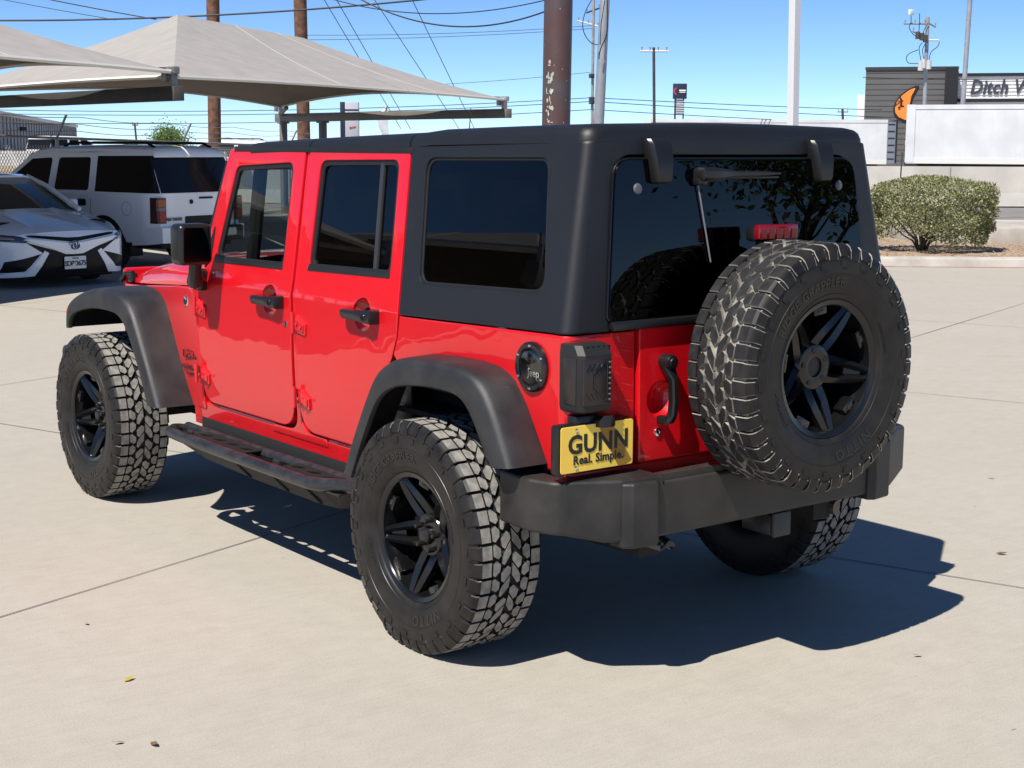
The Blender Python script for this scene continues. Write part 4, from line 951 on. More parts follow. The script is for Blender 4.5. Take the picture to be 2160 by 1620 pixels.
# ================================================================== poles and wires
WOOD = mat('brown_pole_wood', (0.075, 0.036, 0.022), 0.8, base2=(0.18, 0.085, 0.048), scale=6, bump=0.5, bscale=40)
RUSTP = mat('rusty_painted_pipe', (0.075, 0.066, 0.070), 0.5, base2=(0.085, 0.043, 0.040), scale=1.6, detail=10, bump=0.15, bscale=60, lo_=0.42, hi_=0.58)
GALV = mat('pole_galvanised', (0.34, 0.35, 0.37), 0.45, metal=0.35, var=0.12, scale=3)
WPAINT = mat('white_pole_paint', (0.62, 0.63, 0.65), 0.45)
WIREM = mat('black_wire', (0.012, 0.014, 0.018), 0.6)
PGREY = mat('weathered_pole', (0.26, 0.24, 0.22), 0.8, var=0.2, scale=4)
PDARK = mat('dark_pole_wood', (0.05, 0.043, 0.038), 0.85, var=0.25, scale=4)
def pole(name, p0, p1, dep, wpx, mt, label, cat='pole', ztop=None, taper=1.0, square=False, group=None):
    """p0 lower and p1 upper photo points of the axis; runs from the ground to ztop"""
    a, c = at(*p0, dep), at(*p1, dep); d = (c - a) / (c.z - a.z)
    g0 = a - d * a.z; zt = ztop if ztop else c.z; t1 = a + d * (zt - a.z)
    r = wpx * dep / FPX / 2
    e = empty(name, g0); tag(e, label, cat, group)
    bb = MB()
    if square: bb.loft([[p - g0 + Vector((sx * r, sy * r, 0)) for sx, sy in ((-1, -1), (1, -1), (1, 1), (-1, 1))] for p in (g0, t1)])
    else: bb.tube([g0 - g0 + (t1 - g0) * k / 12 for k in range(13)], [r * (1 + (taper - 1) * k / 12) for k in range(13)], 20)
    s = bb.out('shaft', [mt], e)
    return e, g0, t1, r, s
pole('wooden_pole', (453, 300), (449, 0), 48, 27, WOOD, 'brown wooden pole directly behind the parked white suv', ztop=11.0, group='brown wooden poles behind the canopy')
pole('wooden_pole', (641, 290), (633, 0), 48, 27, WOOD, 'brown wooden pole rising behind the canopy above the red vehicle\'s front door', ztop=11.0, group='brown wooden poles behind the canopy')
e, g0, t1, r, s_ = pole('steel_pole', (1173, 262), (1178, 0), 24, 59, RUSTP, 'thick rusty brown steel pole with peeling pale paint above the red vehicle\'s roof', ztop=8.5)
b = MB(); rng = random.Random(3); ax = (t1 - g0).normalized()
PEEL = mat('pale_paint_remnant', (0.40, 0.44, 0.38), 0.7, var=0.3, scale=20)
tocam = math.atan2(CAM.y - g0.y, CAM.x - g0.x)
for k in range(40):
    band = rng.random(); zz = rng.choice([2.15, 2.3, 2.45, 2.6, 2.75, 2.85, 3.0]) + rng.gauss(0, 0.07) if k < 32 else rng.uniform(2.0, 4.2)
    th = tocam + (-0.55 + rng.gauss(0, 0.16) if k < 32 else rng.uniform(-1.2, 1.2)); p = g0 + ax * (zz / ax.z)
    hw, hh = (rng.uniform(0.008, 0.030), rng.uniform(0.01, 0.055)) if k < 32 else (0.008, 0.014)
    pts = []
    for q in range(6):
        a_ = 2 * PI * q / 6 + rng.uniform(-0.3, 0.3); k_ = rng.uniform(0.6, 1.1)
        t_ = th + hw / r * cos(a_) * k_; pts.append(p - g0 + Vector((cos(t_) * (r + 0.0015), sin(t_) * (r + 0.0015), hh * sin(a_) * k_)))
    b.quad(*pts)
pp = b.out('peeling_paint', [PEEL], e, sharp=0); pp['kind'] = 'stuff'
e, g0, t1, r, s_ = pole('street_light_pole', (1263, 262), (1276, 0), 38, 23, GALV, 'grey metal pole with looping black cable, just right of the rusty pole', ztop=9.0, taper=0.8)
b = MB(); b.tube(catmull([at(1248, 0, 37.8) - g0, at(1236, 22, 37.8) - g0, at(1229, 50, 37.8) - g0, at(1234, 74, 37.8) - g0, at(1248, 91, 37.8) - g0, at(1262, 94, 37.8) - g0], 5), 0.012, 6)
b.tube(catmull([at(1281, 0, 37.7) - g0, at(1281, 45, 37.7) - g0, at(1279, 75, 37.7) - g0, at(1267, 103, 37.7) - g0, at(1263, 125, 37.7) - g0], 5), 0.014, 6)
b.tube([at(1276, 0, 37.7) - g0, at(1268, 50, 37.7) - g0, at(1266, 95, 37.7) - g0], 0.010, 6)
b.out('cable_loop', [WIREM], e)
pole('light_pole', (1672, 270), (1677, 0), 34, 17, WPAINT, 'square white light pole rising behind the red vehicle\'s rear roof', ztop=9.0, square=True)
pole('light_pole', (2031, 220), (2046, 0), 90, 10, GALV, 'slim grey light pole in front of the white letter wall', ztop=16.0)
def crossarm(e, g0, p, w_, dep, mt, n=4, tilt=0.0, name='crossarm'):
    c = at(*p, dep) - g0; q = RH * (w_ * dep / FPX / 2) + Vector((0, 0, tilt * dep / FPX))
    x = MB(); x.tube([c - q, c + q], 0.055, 6); x = x.out(name, [mt], e)
    for k in range(n):
        i = c - q + q * 2 * (0.06 + 0.88 * k / max(1, n - 1))
        MB().tube([i, i + Vector((0, 0, 0.16))], [0.05, 0.03], 6).tube([i + Vector((0, 0, 0.16)), i + Vector((0, 0, 0.2))], 0.05, 6).out('insulator', [mat('insulator_grey', (0.25, 0.26, 0.28), 0.3)], x)
    return x
e, g0, t1, r, s_ = pole('utility_pole', (1249, 262), (1252, 0), 90, 6, PGREY, 'thin far utility pole with crossarms between the rusty pole and grey pole', ztop=11.5)
crossarm(e, g0, (1241, 50), 46, 90, WPAINT, 3, -6); crossarm(e, g0, (1251, 22), 28, 90, PDARK, 3, 5)
for y in (160, 209, 215): MB().box(at(1248, y, 89.8) - g0, (0.3, 0.2, 0.25), 0.03).out('fitting', [PDARK], e)
e, g0, t1, r, s_ = pole('utility_pole', (1380, 252), (1379, 100), 75, 6, PDARK, 'dark utility pole with one pale crossarm left of the small dark sign')
crossarm(e, g0, (1380, 108), 58, 75, WPAINT, 4)
e, g0, t1, r, s_ = pole('utility_pole', (1778, 254), (1777, 229), 130, 5, PDARK, 'tiny utility pole poking above the left trailer'); crossarm(e, g0, (1778, 236), 22, 130, PGREY, 2)
e, g0, t1, r, s_ = pole('utility_pole', (288, 300), (284, 260), 110, 4, PDARK, 'small far utility pole above the white suv roof'); crossarm(e, g0, (285, 264), 12, 110, PGREY, 2)
e, g0, t1, r, s_ = pole('utility_pole', (1950, 225), (1957, 36), 85, 8, GALV, 'grey utility pole hung with transformers in front of the dark building')
crossarm(e, g0, (1930, 50), 46, 85, PGREY, 3); crossarm(e, g0, (1965, 52), 18, 85, PGREY, 2, -5); crossarm(e, g0, (1968, 85), 24, 85, WPAINT, 1); crossarm(e, g0, (1940, 74), 30, 85, PGREY, 2, -8)
for px, py in ((1936, 74), (1945, 77), (1952, 81)): MB().lathe([(0, 0.2), (0.13, 0.18), (0.14, -0.2), (0, -0.22)], Matrix.Translation(at(px, py, 84.7) - g0), 10).out('cutout_can', [PDARK], e)
for px, py in ((1942, 139), (1948, 134), (1959, 136)): MB().lathe([(0, 0.25), (0.14, 0.22), (0.15, -0.25), (0, -0.27)], Matrix.Translation(at(px, py, 84.6) - g0), 12).out('transformer', [mat('transformer_grey', (0.5, 0.5, 0.5), 0.4)], e)
b = MB(); D = 84.8
for L in ([(1921, 25), (1922, 45), (1918, 58), (1926, 72), (1934, 76)], [(1940, 28), (1939, 60), (1936, 75)], [(1958, 48), (1950, 62), (1945, 76)], [(1946, 90), (1939, 100), (1941, 118), (1944, 132)], [(1952, 92), (1946, 106), (1950, 128)], [(1937, 105), (1918, 113), (1912, 122), (1917, 133), (1940, 134)], [(1982, 88), (1978, 98), (1964, 110), (1960, 128)]):
    b.tube(catmull([at(x, y, D) - g0 for x, y in L], 4), 0.022, 5)
b.out('jumper_wires', [WIREM], e)
MB().box(at(1922, 26, 84.8) - g0, (0.35, 0.12, 0.3), 0.03).out('arrester', [WHITE], e)

def wire(label, a, c, da, dc, sag, r=0.012, grp='overhead wires'):
    p, q = at(*a, da), at(*c, dc); sg = sag * (da + dc) / 2 / FPX
    pts = [p.lerp(q, k / 24) - Vector((0, 0, sg * 4 * (k / 24) * (1 - k / 24))) for k in range(25)]
    o = MB().tube([x - p for x in pts], r, 5).out('overhead_wire', [WIREM]); o.location = p
    tag(o, label, 'wire', grp); return o
wire('thick black wire crossing the sky behind the canopy peak and both wooden poles', (-60, 43), (960, -8), 36, 36, 14, 0.022)
wire('black wire slanting down to the thick wire left of the canopy peak', (90, -4), (330, 41), 36, 36, 1, 0.013)
wire('faint wire slanting above the left canopy', (-10, -4), (245, 42), 36, 36, 1, 0.008)
wire('thick sagging black wire that reaches the rusty pole lowest', (742, -12), (1176, 14), 26, 24, 52, 0.013)
wire('thinner sagging wire that reaches the rusty pole at the top', (700, -2), (1176, -6), 28, 24, 31, 0.009)
for (x0, y0, x1, y1), lab in zip(((676, -14, 846, 272), (708, -4, 866, 272), (785, -8, 970, 274), (866, -8, 1002, 274)), ('leftmost of four thin slanting wires above the canopy', 'second from left of four thin slanting wires above the canopy', 'third from left of four thin slanting wires above the canopy', 'rightmost of four thin slanting wires above the canopy')):
    wire(lab, (x0, y0), (x1, y1), 60, 80, 0, 0.017, 'slanting guy wires')
wire('upper of two faint parallel wires left of the rusty pole', (640, 74), (1250, 54), 90, 90, 6, 0.016)
wire('lower of two faint parallel wires left of the rusty pole', (640, 84), (1250, 60), 90, 90, 5, 0.016)
wire('single faint wire just above the canopy\'s right tip', (700, 186), (1249, 152), 90, 90, 6, 0.014)
for y0, y1, y2, n in ((232, 206, 232, 'top'), (240, 214, 247, 'middle'), (258, 231, 262, 'bottom')):
    wire(n + ' one of three wires passing under the canopy to the thin far pole', (-80, y0 - 2), (1249, y1), 90, 90, 14, 0.022)
    wire(n + ' one of three wires from the thin far pole towards the trailers', (1249, y1), (1860, y2), 90, 100, 2, 0.022)
wire('pale wire crossing the dark building high up', (1820, 163), (2180, 166), 85, 85, 3, 0.02)

# ================================================================== far right: kerb, planting bed, street, walls
KERB = mat('kerb_concrete', (0.40, 0.37, 0.33), 0.85, var=0.15, scale=3, bump=0.2, bscale=60)
b = MB(); b.loft([[S(x, d0 + 0.0, z0) for x, d0, z0 in ((l, 22.45 + dd, 0.0) for dd in (0,))] for l in ()]) if False else None
def strip(prof, lat0, lat1, skew=0.0, n=24):
    return [[S(lat0 + (lat1 - lat0) * k / n, d + skew * (lat0 + (lat1 - lat0) * k / n), z) for d, z in prof] for k in range(n + 1)]
sk = -0.035
struct(MB().loft(strip([(22.80, 0.0), (22.83, 0.11), (22.88, 0.135), (23.04, 0.14), (23.06, 0.0)], 2.6, 14, sk)).out('kerb', [KERB], recalc=True))
struct(MB().loft(strip([(22.72, 0.005), (22.80, 0.005), (22.80, 0.004), (22.72, 0.004)], 2.6, 14, sk)).out('red_kerb_line', [mat('red_road_paint', (0.36, 0.10, 0.085), 0.8, base2=(0.42, 0.30, 0.25), scale=5)], recalc=True))
MUL = mat('dry_mulch', (0.20, 0.135, 0.085), 0.95, base2=(0.42, 0.32, 0.22), scale=14, bump=0.8, bscale=30)
b = MB(); n = 40; rng = random.Random(11)
rows = []
for i in range(n + 1):
    lat = 2.6 + 11.4 * i / n
    rows.append([S(lat, 23.06 + sk * lat + 8.0 * j / 24, 0.11 + rng.uniform(-0.012, 0.03) * (j > 0)) for j in range(25)])
b.loft(rows, closed=False, caps=False)
struct(b.out('planting_bed', [MUL], sharp=60))
b = MB()
for k in range(420):
    p = S(rng.uniform(4.6, 9), rng.uniform(23.0, 25.5), 0.125); a_ = rng.uniform(0, PI); L = rng.uniform(0.02, 0.08)
    b.tube([p, p + Vector((cos(a_) * L, sin(a_) * L, rng.uniform(0, 0.03)))], 0.006, 4)
o = b.out('mulch_chips', [MUL]); o['kind'] = 'stuff'; o['label'] = 'dry bark chips strewn over the planting bed'
o = MB().box(S(9.2, 27.6, 0.17), (4.4, 2.2, 0.42), 0.03, Matrix.Rotation(math.atan2(RH.y, RH.x), 4, 'Z')).out('concrete_pad', [KERB]); tag(o, 'low square concrete pad to the right of the clipped bush', 'concrete pad')
ASP = mat('street_asphalt', (0.20, 0.19, 0.185), 0.9, var=0.12, scale=1.5, bump=0.2, bscale=40)
struct(MB().loft([[S(lat, d, 0.012) for d in (35, 45)] for lat in (-60, -30, 0, 30, 60)], closed=False, caps=False).out('road', [ASP], sharp=0))
struct(MB().loft(strip([(34.7, 0.0), (34.7, 0.12), (35.0, 0.12), (35.0, 0.0)], -40, 60)).out('road_kerb', [mat('pale_kerb', (0.52, 0.49, 0.44), 0.85)], recalc=True))
struct(MB().loft(strip([(38.6, 0.016), (39.6, 0.016), (39.6, 0.0155), (38.6, 0.0155)], -60, 60)).out('road_repair', [mat('brown_asphalt', (0.23, 0.19, 0.16), 0.9, var=0.2, scale=2)], recalc=True))
WALLM = mat('pale_wall_concrete', (0.48, 0.455, 0.415), 0.85, var=0.13, scale=0.9, detail=10.0)
o = MB().loft(strip([(45.4, 0.0), (45.0, 0.05), (45.1, 0.43), (45.3, 0.43), (45.6, 0.0)], -50, 60)).out('road_barrier', [WALLM], recalc=True); tag(o, 'low grey concrete barrier along the street behind the bush', 'barrier')
o = MB().loft(strip([(52.0, 0.0), (52.0, 1.12), (52.4, 1.12), (52.4, 0.0)], -12, 70)).out('retaining_wall', [WALLM], recalc=True); tag(o, 'long pale concrete wall below the white trailers', 'wall'); wall_ = o
for k in range(12): MB().loft(strip([(51.985, 0.0), (51.985, 1.10), (52.0, 1.10), (52.0, 0.0)], 2.0 + 4.3 * k, 2.03 + 4.3 * k, n=1)).out('wall_joint', [mat('wall_joint_grey', (0.22, 0.21, 0.19), 0.9)], wall_, recalc=True)
e, g0, t1, r, s_ = pole('sign_post', (1899, 384), (1902, 340), 50, 3, PDARK, 'thin dark post against the pale wall behind the bush', ztop=1.6)

# trailers
TRW = mat('white_trailer', (0.56, 0.575, 0.595), 0.45, var=0.09, scale=0.7, detail=9.0)
def trailer(p_near, p_far, ztop, zbot, label, endmat):
    a = Vector((p_near.x, p_near.y, 0)); c = Vector((p_far.x, p_far.y, 0)); d = (c - a).normalized(); n = Vector((-d.y, d.x, 0)); L = (c - a).length
    if n.dot(FH) < 0: n = -n
    e = empty('semi_trailer', a); tag(e, label, 'trailer', 'white trailers behind the concrete wall')
    def q(u, v, z): return d * u + n * v + Vector((0, 0, z))
    def blk(u0, u1, v0, v1, z0, z1, name, mt, par=e):
        return MB().hexa([q(u0, v0, z0), q(u1, v0, z0), q(u1, v1, z0), q(u0, v1, z0), q(u0, v0, z1), q(u1, v0, z1), q(u1, v1, z1), q(u0, v1, z1)]).out(name, [mt], par, sharp=20, recalc=True)
    box = blk(0, L, 0, 2.55, zbot, ztop, 'box_body', TRW)
    b = MB()
    for k in range(1, 24):
        u = L * k / 24; b.hexa([q(u - 0.006, -0.004, zbot + 0.22), q(u + 0.006, -0.004, zbot + 0.22), q(u + 0.006, 0, zbot + 0.22), q(u - 0.006, 0, zbot + 0.22), q(u - 0.006, -0.004, ztop - 0.2), q(u + 0.006, -0.004, ztop - 0.2), q(u + 0.006, 0, ztop - 0.2), q(u - 0.006, 0, ztop - 0.2)])
    b.out('panel_joints', [mat('joint_grey', (0.52, 0.53, 0.55), 0.5)], box)
    blk(-0.01, L + 0.01, -0.03, 0.06, ztop - 0.18, ztop + 0.02, 'top_rail', TRW); blk(-0.01, L + 0.01, -0.04, 0.06, zbot - 0.10, zbot + 0.16, 'bottom_rail', mat('rail_grey', (0.6, 0.59, 0.57), 0.5))
    blk(-0.05, 0.35, -0.05, 0.02, zbot - 0.05, ztop + 0.03, 'corner_post', TRW)
    blk(0.5, L - 0.5, 0.2, 2.3, zbot - 0.26, zbot - 0.10, 'chassis', DARK)
    for u in (0.16 * L, 0.26 * L):
        for v in (0.25, 2.3): MB().lathe([(0, 0.13), (0.42, 0.13), (0.5, 0.10), (0.5, -0.10), (0.42, -0.13), (0, -0.13)], Matrix.Translation(q(u, v, 0.5)) @ Matrix.Rotation(math.atan2(n.y, n.x), 4, 'Z') @ Matrix.Rotation(PI / 2, 4, 'Y'), 20).out('wheel', [RUB], e)
    if endmat:
        f = blk(L, L + 0.5, 0.0, 2.4, zbot - 0.05, ztop - 0.12, 'front_unit', endmat)
        b = MB()
        for k in range(6):
            z = zbot + 0.2 + (ztop - zbot - 0.5) * k / 5; b.hexa([q(L + u, v, z + dz) for dz in (0, 0.06) for u, v in ((0.05, -0.03), (0.45, -0.03), (0.45, 0), (0.05, 0))])
        out_each(b, 'front_unit_bar', [SEAL], f)
        blk(L + 0.5, L + 0.62, 0.0, 2.4, zbot - 0.05, ztop, 'edge_shield', SEAL)
    return e
trailer(at(1916, 222, 71), at(2560, 222, 66.5), at(1916, 222, 71).z, at(1916, 340, 71).z, 'nearer white trailer running off the right edge in front of the dark building', None)
trailer(at(1362, 256, 97), at(1873, 253, 95), at(1873, 253, 95).z, at(1873, 343, 95).z, 'farther white trailer half hidden behind the red vehicle\'s roof', mat('blue_grey_unit', (0.16, 0.18, 0.22), 0.5))

# building with the orange flame emblem and the letter wall
SID = mat('dark_grey_siding', (0.095, 0.092, 0.092), 0.6, var=0.06, scale=0.5)
CORR = mat('white_corrugated', (0.68, 0.68, 0.68), 0.5)
bl_ = at(1827, 145, 120); br_ = at(2021, 139, 118); bd = tag(empty('office_building', (bl_.x, bl_.y, 0)), 'dark grey clad building with an orange flame emblem and a white corrugated letter wall', 'building')
g0 = Vector((bl_.x, bl_.y, 0)); dd = Vector((br_.x - bl_.x, br_.y - bl_.y, 0)); LB = dd.length; dd.normalize(); nn = Vector((-dd.y, dd.x, 0))
if nn.dot(FH) < 0: nn = -nn
def qb(u, v, z): return dd * u + nn * v + Vector((0, 0, z))
def bblk(u0, u1, v0, v1, z0, z1, name, mt, par): return MB().hexa([qb(u0, v0, z0), qb(u1, v0, z0), qb(u1, v1, z0), qb(u0, v1, z0), qb(u0, v0, z1), qb(u1, v0, z1), qb(u1, v1, z1), qb(u0, v1, z1)]).out(name, [mt], par, sharp=20, recalc=True)
ZT = bl_.z
tw = bblk(0, LB, 0, 9, 0, ZT, 'tower_wall', SID, bd)
b = MB(); z = 0.3
while z < ZT - 0.2:
    b.hexa([qb(u, v, zz) for zz in (z, z + 0.04) for u, v in ((0.0, -0.03), (LB - 0.6, -0.03), (LB - 0.6, 0), (0.0, 0))]); z += 0.42
b.out('siding_laps', [mat('siding_shadow', (0.075, 0.072, 0.072), 0.7)], tw)
bblk(-0.05, LB + 0.08, -0.10, 0, ZT - 0.12, ZT + 0.12, 'parapet_cap', mat('cap_dark', (0.03, 0.03, 0.032), 0.5), tw)
bblk(LB - 0.9, LB + 0.05, -0.5, 0, 0, ZT, 'tower_return', SEAL, tw)
Zw = at(2100, 160, 118).z
cw = bblk(LB + 0.05, LB + 26, 1.0, 10, 0, Zw, 'letter_wall', CORR, bd)
b = MB(); zlo = at(2100, 208, 118).z; z = zlo
while z < Zw - 0.1:
    b.hexa([qb(u, v, zz) for zz in (z, z + 0.13) for u, v in ((LB + 0.1, 0.94), (LB + 26, 0.94), (LB + 26, 1.0), (LB + 0.1, 1.0))]); z += 0.27
b.out('corrugation', [CORR], cw)
bblk(LB + 0.05, LB + 26, 0.85, 1.0, Zw - 0.02, Zw + 0.22, 'wall_cap', SEAL, cw); bblk(LB + 0.05, LB + 26, 0.85, 1.0, zlo - 0.25, zlo, 'wall_band', SEAL, cw)
lc = at(2045, 199, 118); hgt = (199 - 171) * 118 / FPX
b = MB(); MX = Matrix(((dd.x, 0, -nn.x, 0), (dd.y, 0, -nn.y, 0), (0, 1, 0, 0), (0, 0, 0, 1)))
ul = (lc - g0).dot(dd)
b.text('Ditch Witch', hgt * 1.42, 0.08, M=Matrix.Translation(qb(ul, 0.85, lc.z + hgt * 0.5)) @ MX @ Matrix.Diagonal((0.80, 1, 1, 1)), bold=0.035, shear=0.22, align='LEFT', spacing=1.06)
b.out('wall_lettering', [mat('letter_navy', (0.035, 0.04, 0.055), 0.5)], cw, sharp=0)
bblk(-0.62, 0, 0.6, 8, 0, at(1820, 199, 120).z, 'side_wing', CORR, bd)
# flame emblem: outline, orange field and the dark line figure on it
def em(px, py):
    p = at(px, py, 119.3) - g0; return (p.dot(dd), p.z)
MXe = lambda w_: Matrix.Translation(nn * (-0.12 - w_)) @ MX
OUT = [em(*p) for p in [(1940, 181), (1933, 181), (1917, 188), (1901, 199), (1890, 212), (1884, 228), (1885, 240), (1893, 250), (1908, 257), (1925, 256), (1926, 240), (1922, 222), (1926, 205)]]
INN = [em(*p) for p in [(1934, 184), (1918, 191), (1904, 201), (1893, 213), (1888, 228), (1889, 238), (1896, 247), (1909, 253), (1922, 253), (1923, 240), (1919, 222), (1923, 203)]]
b = MB().panel([rounded(OUT, 0.1, 3)], 0.1, 0.01, M=MXe(0.0)); eo = b.out('flame_emblem', [SEAL], bd)
MB().panel([rounded(INN, 0.1, 3)], 0.04, 0.005, M=MXe(0.05)).out('emblem_field', [mat('emblem_orange', (0.85, 0.22, 0.03), 0.5)], eo)
b = MB()
for L, r_ in (([(1899, 206), (1902, 214), (1900, 222), (1906, 224)], 0.07), ([(1906, 213), (1914, 209), (1920, 204)], 0.045), ([(1887, 216), (1897, 213), (1905, 212)], 0.045), ([(1900, 222), (1895, 227), (1899, 228)], 0.045), ([(1905, 224), (1908, 228), (1910, 238)], 0.05), ([(1906, 219), (1914, 215), (1921, 217)], 0.045)):
    b.tube(catmull([at(x, y, 119.0) - g0 for x, y in L], 4), r_, 6)
b.out('emblem_figure', [BLACKI], eo)
bblk(3.2, LB - 0.9, -0.4, 0, at(1900, 306, 119).z, at(1900, 296, 119).z, 'orange_canopy', mat('orange_trim', (0.80, 0.20, 0.03), 0.5), bd)
bblk(3.2, LB - 0.9, -0.06, 0, 0, at(1900, 307, 119).z, 'shopfront_glass', mat('dark_shop_glass', (0.03, 0.035, 0.04), 0.15), bd)

# small signs and a flag, far off
def signboard(name, label, x0, y0, x1, y1, dep, mt, legs, ground=True):
    c = at((x0 + x1) / 2, (y0 + y1) / 2, dep); e = empty(name, (c.x, c.y, 0)); tag(e, label, 'sign'); k = dep / FPX
    MR = Matrix.Rotation(math.atan2(RH.y, RH.x), 4, 'Z')
    f = MB().box((0, 0, c.z), ((x1 - x0) * k, 0.4, (y1 - y0) * k), 0.02, MR).out('board', [mt], e)
    for dx, wd in legs:
        MB().box(RH * dx * k + Vector((0, 0, (c.z - (y1 - y0) * k / 2) / 2)), (wd * k, 0.3, c.z - (y1 - y0) * k / 2), 0.01, MR).out('leg', [PDARK], e)
    return e, f, c, k, MR
NAVY = mat('sign_navy', (0.018, 0.022, 0.045), 0.4)
e, f, c, k, MR = signboard('pylon_sign', 'small dark blue roadside sign with a red crescent, right of the pale-armed pole', 1420, 177, 1448, 208, 100, NAVY, ((-9, 3), (8, 2)))
MF_ = Matrix.Translation((-FH * 0.21)) @ Matrix(((RH.x, 0, -FH.x, 0), (RH.y, 0, -FH.y, 0), (0, 1, 0, c.z), (0, 0, 0, 1)))
cres = [(-0.18 + 0.24 * cos(t), 0.24 * sin(t)) for t in [R(110 + 14 * i) for i in range(11)]] + [(-0.13 + 0.21 * cos(t), 0.21 * sin(t)) for t in [R(250 - 14 * i) for i in range(11)]]
MB().panel([cres], 0.03, 0.002, M=MF_).out('crescent', [mat('sign_red', (0.55, 0.05, 0.05), 0.5)], f)
MB().panel([rect(-0.06, 0.0, 0.36, 0.09)], 0.03, 0.002, M=MF_).panel([rect(-0.04, -0.09, 0.34, -0.05)], 0.03, 0.002, M=MF_).out('sign_bars', [WHITE], f)
b = MB()
for i in range(6): b.panel([rect(-0.24, -0.72 - 0.14 * i, 0.30, -0.64 - 0.14 * i)], 0.03, 0.002, M=MF_)
b.box((0, 0, c.z - 1.0), (0.54, 0.2, 0.95), 0.01, MR)
b.out('reader_board', [mat('reader_grey', (0.42, 0.43, 0.45), 0.5)], e)
SGW = mat('sign_white', (0.42, 0.43, 0.48), 0.45)
e, f, c, k, MR = signboard('pylon_sign', 'tall white and black pylon sign with red script under the canopy beam', 729, 217, 757, 296, 70, SGW, ())
MB().box(-RH * 0.42 + Vector((0, 0, c.z)), (0.22, 0.42, 1.76), 0.02, MR).out('dark_edge', [NAVY], f)
MB().box(Vector((0, 0, c.z + 0.52)), (0.62, 0.43, 0.07), 0.01, MR).out('dark_band', [NAVY], f)
b = MB(); MF_ = Matrix.Translation((-FH * 0.215)) @ Matrix(((RH.x, 0, -FH.x, 0), (RH.y, 0, -FH.y, 0), (0, 1, 0, c.z), (0, 0, 0, 1)))
b.text('Baker', 0.135, 0.02, M=MF_ @ Matrix.Translation((0.03, -0.26, 0)) @ Matrix.Rotation(R(12), 4, 'Z'), shear=0.3); b.out('red_script', [mat('sign_red', (0.55, 0.05, 0.05), 0.5)], f, sharp=0)
p0 = at(818, 296, 55); e = empty('feather_flag', (p0.x, p0.y, 0)); tag(e, 'white feather flag under the canopy beam, right of the pylon sign', 'flag')
zf = lambda y: at(818, y, 55).z
MB().tube([(0, 0, 0), (0, 0, zf(222))], 0.02, 6).out('flag_pole', [WPAINT], e)
b = MB(); rows = []
for i in range(9):
    y = 222 + (285 - 222) * i / 8; wd = [0.02, 0.16, 0.30, 0.38, 0.40, 0.36, 0.34, 0.26, 0.22][i]
    rows.append([RH * (0.02 - wd * j / 4) + FH * 0.05 * sin(j * 1.5 + i) + Vector((0, 0, zf(y))) for j in range(5)])
b.loft(rows, closed=False, caps=False); b.out('flag_cloth', [mat('flag_white', (0.55, 0.56, 0.62), 0.8)], e, sharp=60)

# ================================================================== far left: fence, bank, building
FEN = mat('fence_galvanised', (0.34, 0.34, 0.34), 0.5, metal=0.5)
f0, f1 = at(-90, 284, 25), at(640, 309, 43)
fen = empty('chain_link_fence', (f0.x, f0.y, 0)); tag(fen, 'long chain-link fence with barbed wire behind the parked white suv', 'fence'); g0 = Vector((f0.x, f0.y, 0))
def fp(s, z=None): p = f0.lerp(f1, s); return Vector((p.x, p.y, p.z if z is None else z)) - g0
fl = (f1 - f0).length; fdir = Vector((f1.x - f0.x, f1.y - f0.y, 0)).normalized()
MB().tube([fp(0), fp(1)], 0.024, 8).out('top_rail', [FEN], fen)
b = MB(); cell = 0.105; hgt = 1.72; n = int(fl / cell)
for i in range(-int(hgt / cell), n):
    for sgn in (1, -1):
        x0, x1 = (i * cell, i * cell + hgt) if sgn > 0 else (i * cell + hgt, i * cell)
        za, zb_ = 0.05, hgt
        lo__, hi__ = 0.0, fl
        t0, t1_ = 0.0, 1.0
        def clip(x0, x1):
            a, c = 0.0, 1.0
            if x1 != x0:
                for lim in (0.0, fl):
                    pass
                ta, tb = (0 - x0) / (x1 - x0), (fl - x0) / (x1 - x0)
                a = max(a, min(ta, tb)); c = min(c, max(ta, tb))
            return a, c
        a, c = clip(x0, x1)
        if a >= c: continue
        pa = fdir * (x0 + (x1 - x0) * a) + Vector((0, 0, za + (zb_ - za) * a)); pc = fdir * (x0 + (x1 - x0) * c) + Vector((0, 0, za + (zb_ - za) * c))
        b.tube([pa + FH * 0.004 * sgn, pc + FH * 0.004 * sgn], 0.0060, 3, caps=False)
b.out('wire_mesh', [FEN], fen, sharp=0)
sp = []
for px in (-60, 120, 385, 610):
    bs, bv = 9, 0
    for k in range(400):
        q = f0.lerp(f1, k / 400); d = q - CAM; x_ = 1080 + FPX * d.dot(RT) / d.dot(FW)
        if abs(x_ - px) < bs: bs, bv = abs(x_ - px), k / 400
    sp.append(bv)
for s in sp:
    t = fp(s); po = MB().tube([Vector((t.x, t.y, 0)), t], 0.035, 8).out('fence_post', [FEN], fen)
    arm = RH * 0.22 - FH * 0.1
    MB().tube([t, t + arm + Vector((0, 0, 0.42))], 0.022, 6).out('barb_arm', [FEN], po)
for k in (0.35, 0.65, 0.95):
    pts = []
    for i in range(61):
        s = i / 60; p = fp(s) + (RH * 0.22 - FH * 0.1 + Vector((0, 0, 0.42))) * k; p.z -= 0.05 * abs(sin(s * 9 * PI / 2)); pts.append(p)
    MB().tube(pts, 0.006, 4).out('barbed_wire', [FEN], fen)
DRY = mat('dry_grass_bank', (0.24, 0.19, 0.12), 0.95, base2=(0.36, 0.31, 0.20), scale=1.5, bump=0.6, bscale=10)
struct(MB().loft(strip([(44.5, 0.0), (50, 1.0), (120, 1.1), (120, 0)], -60, -9.0)).out('grass_bank', [DRY], recalc=True, sharp=20))
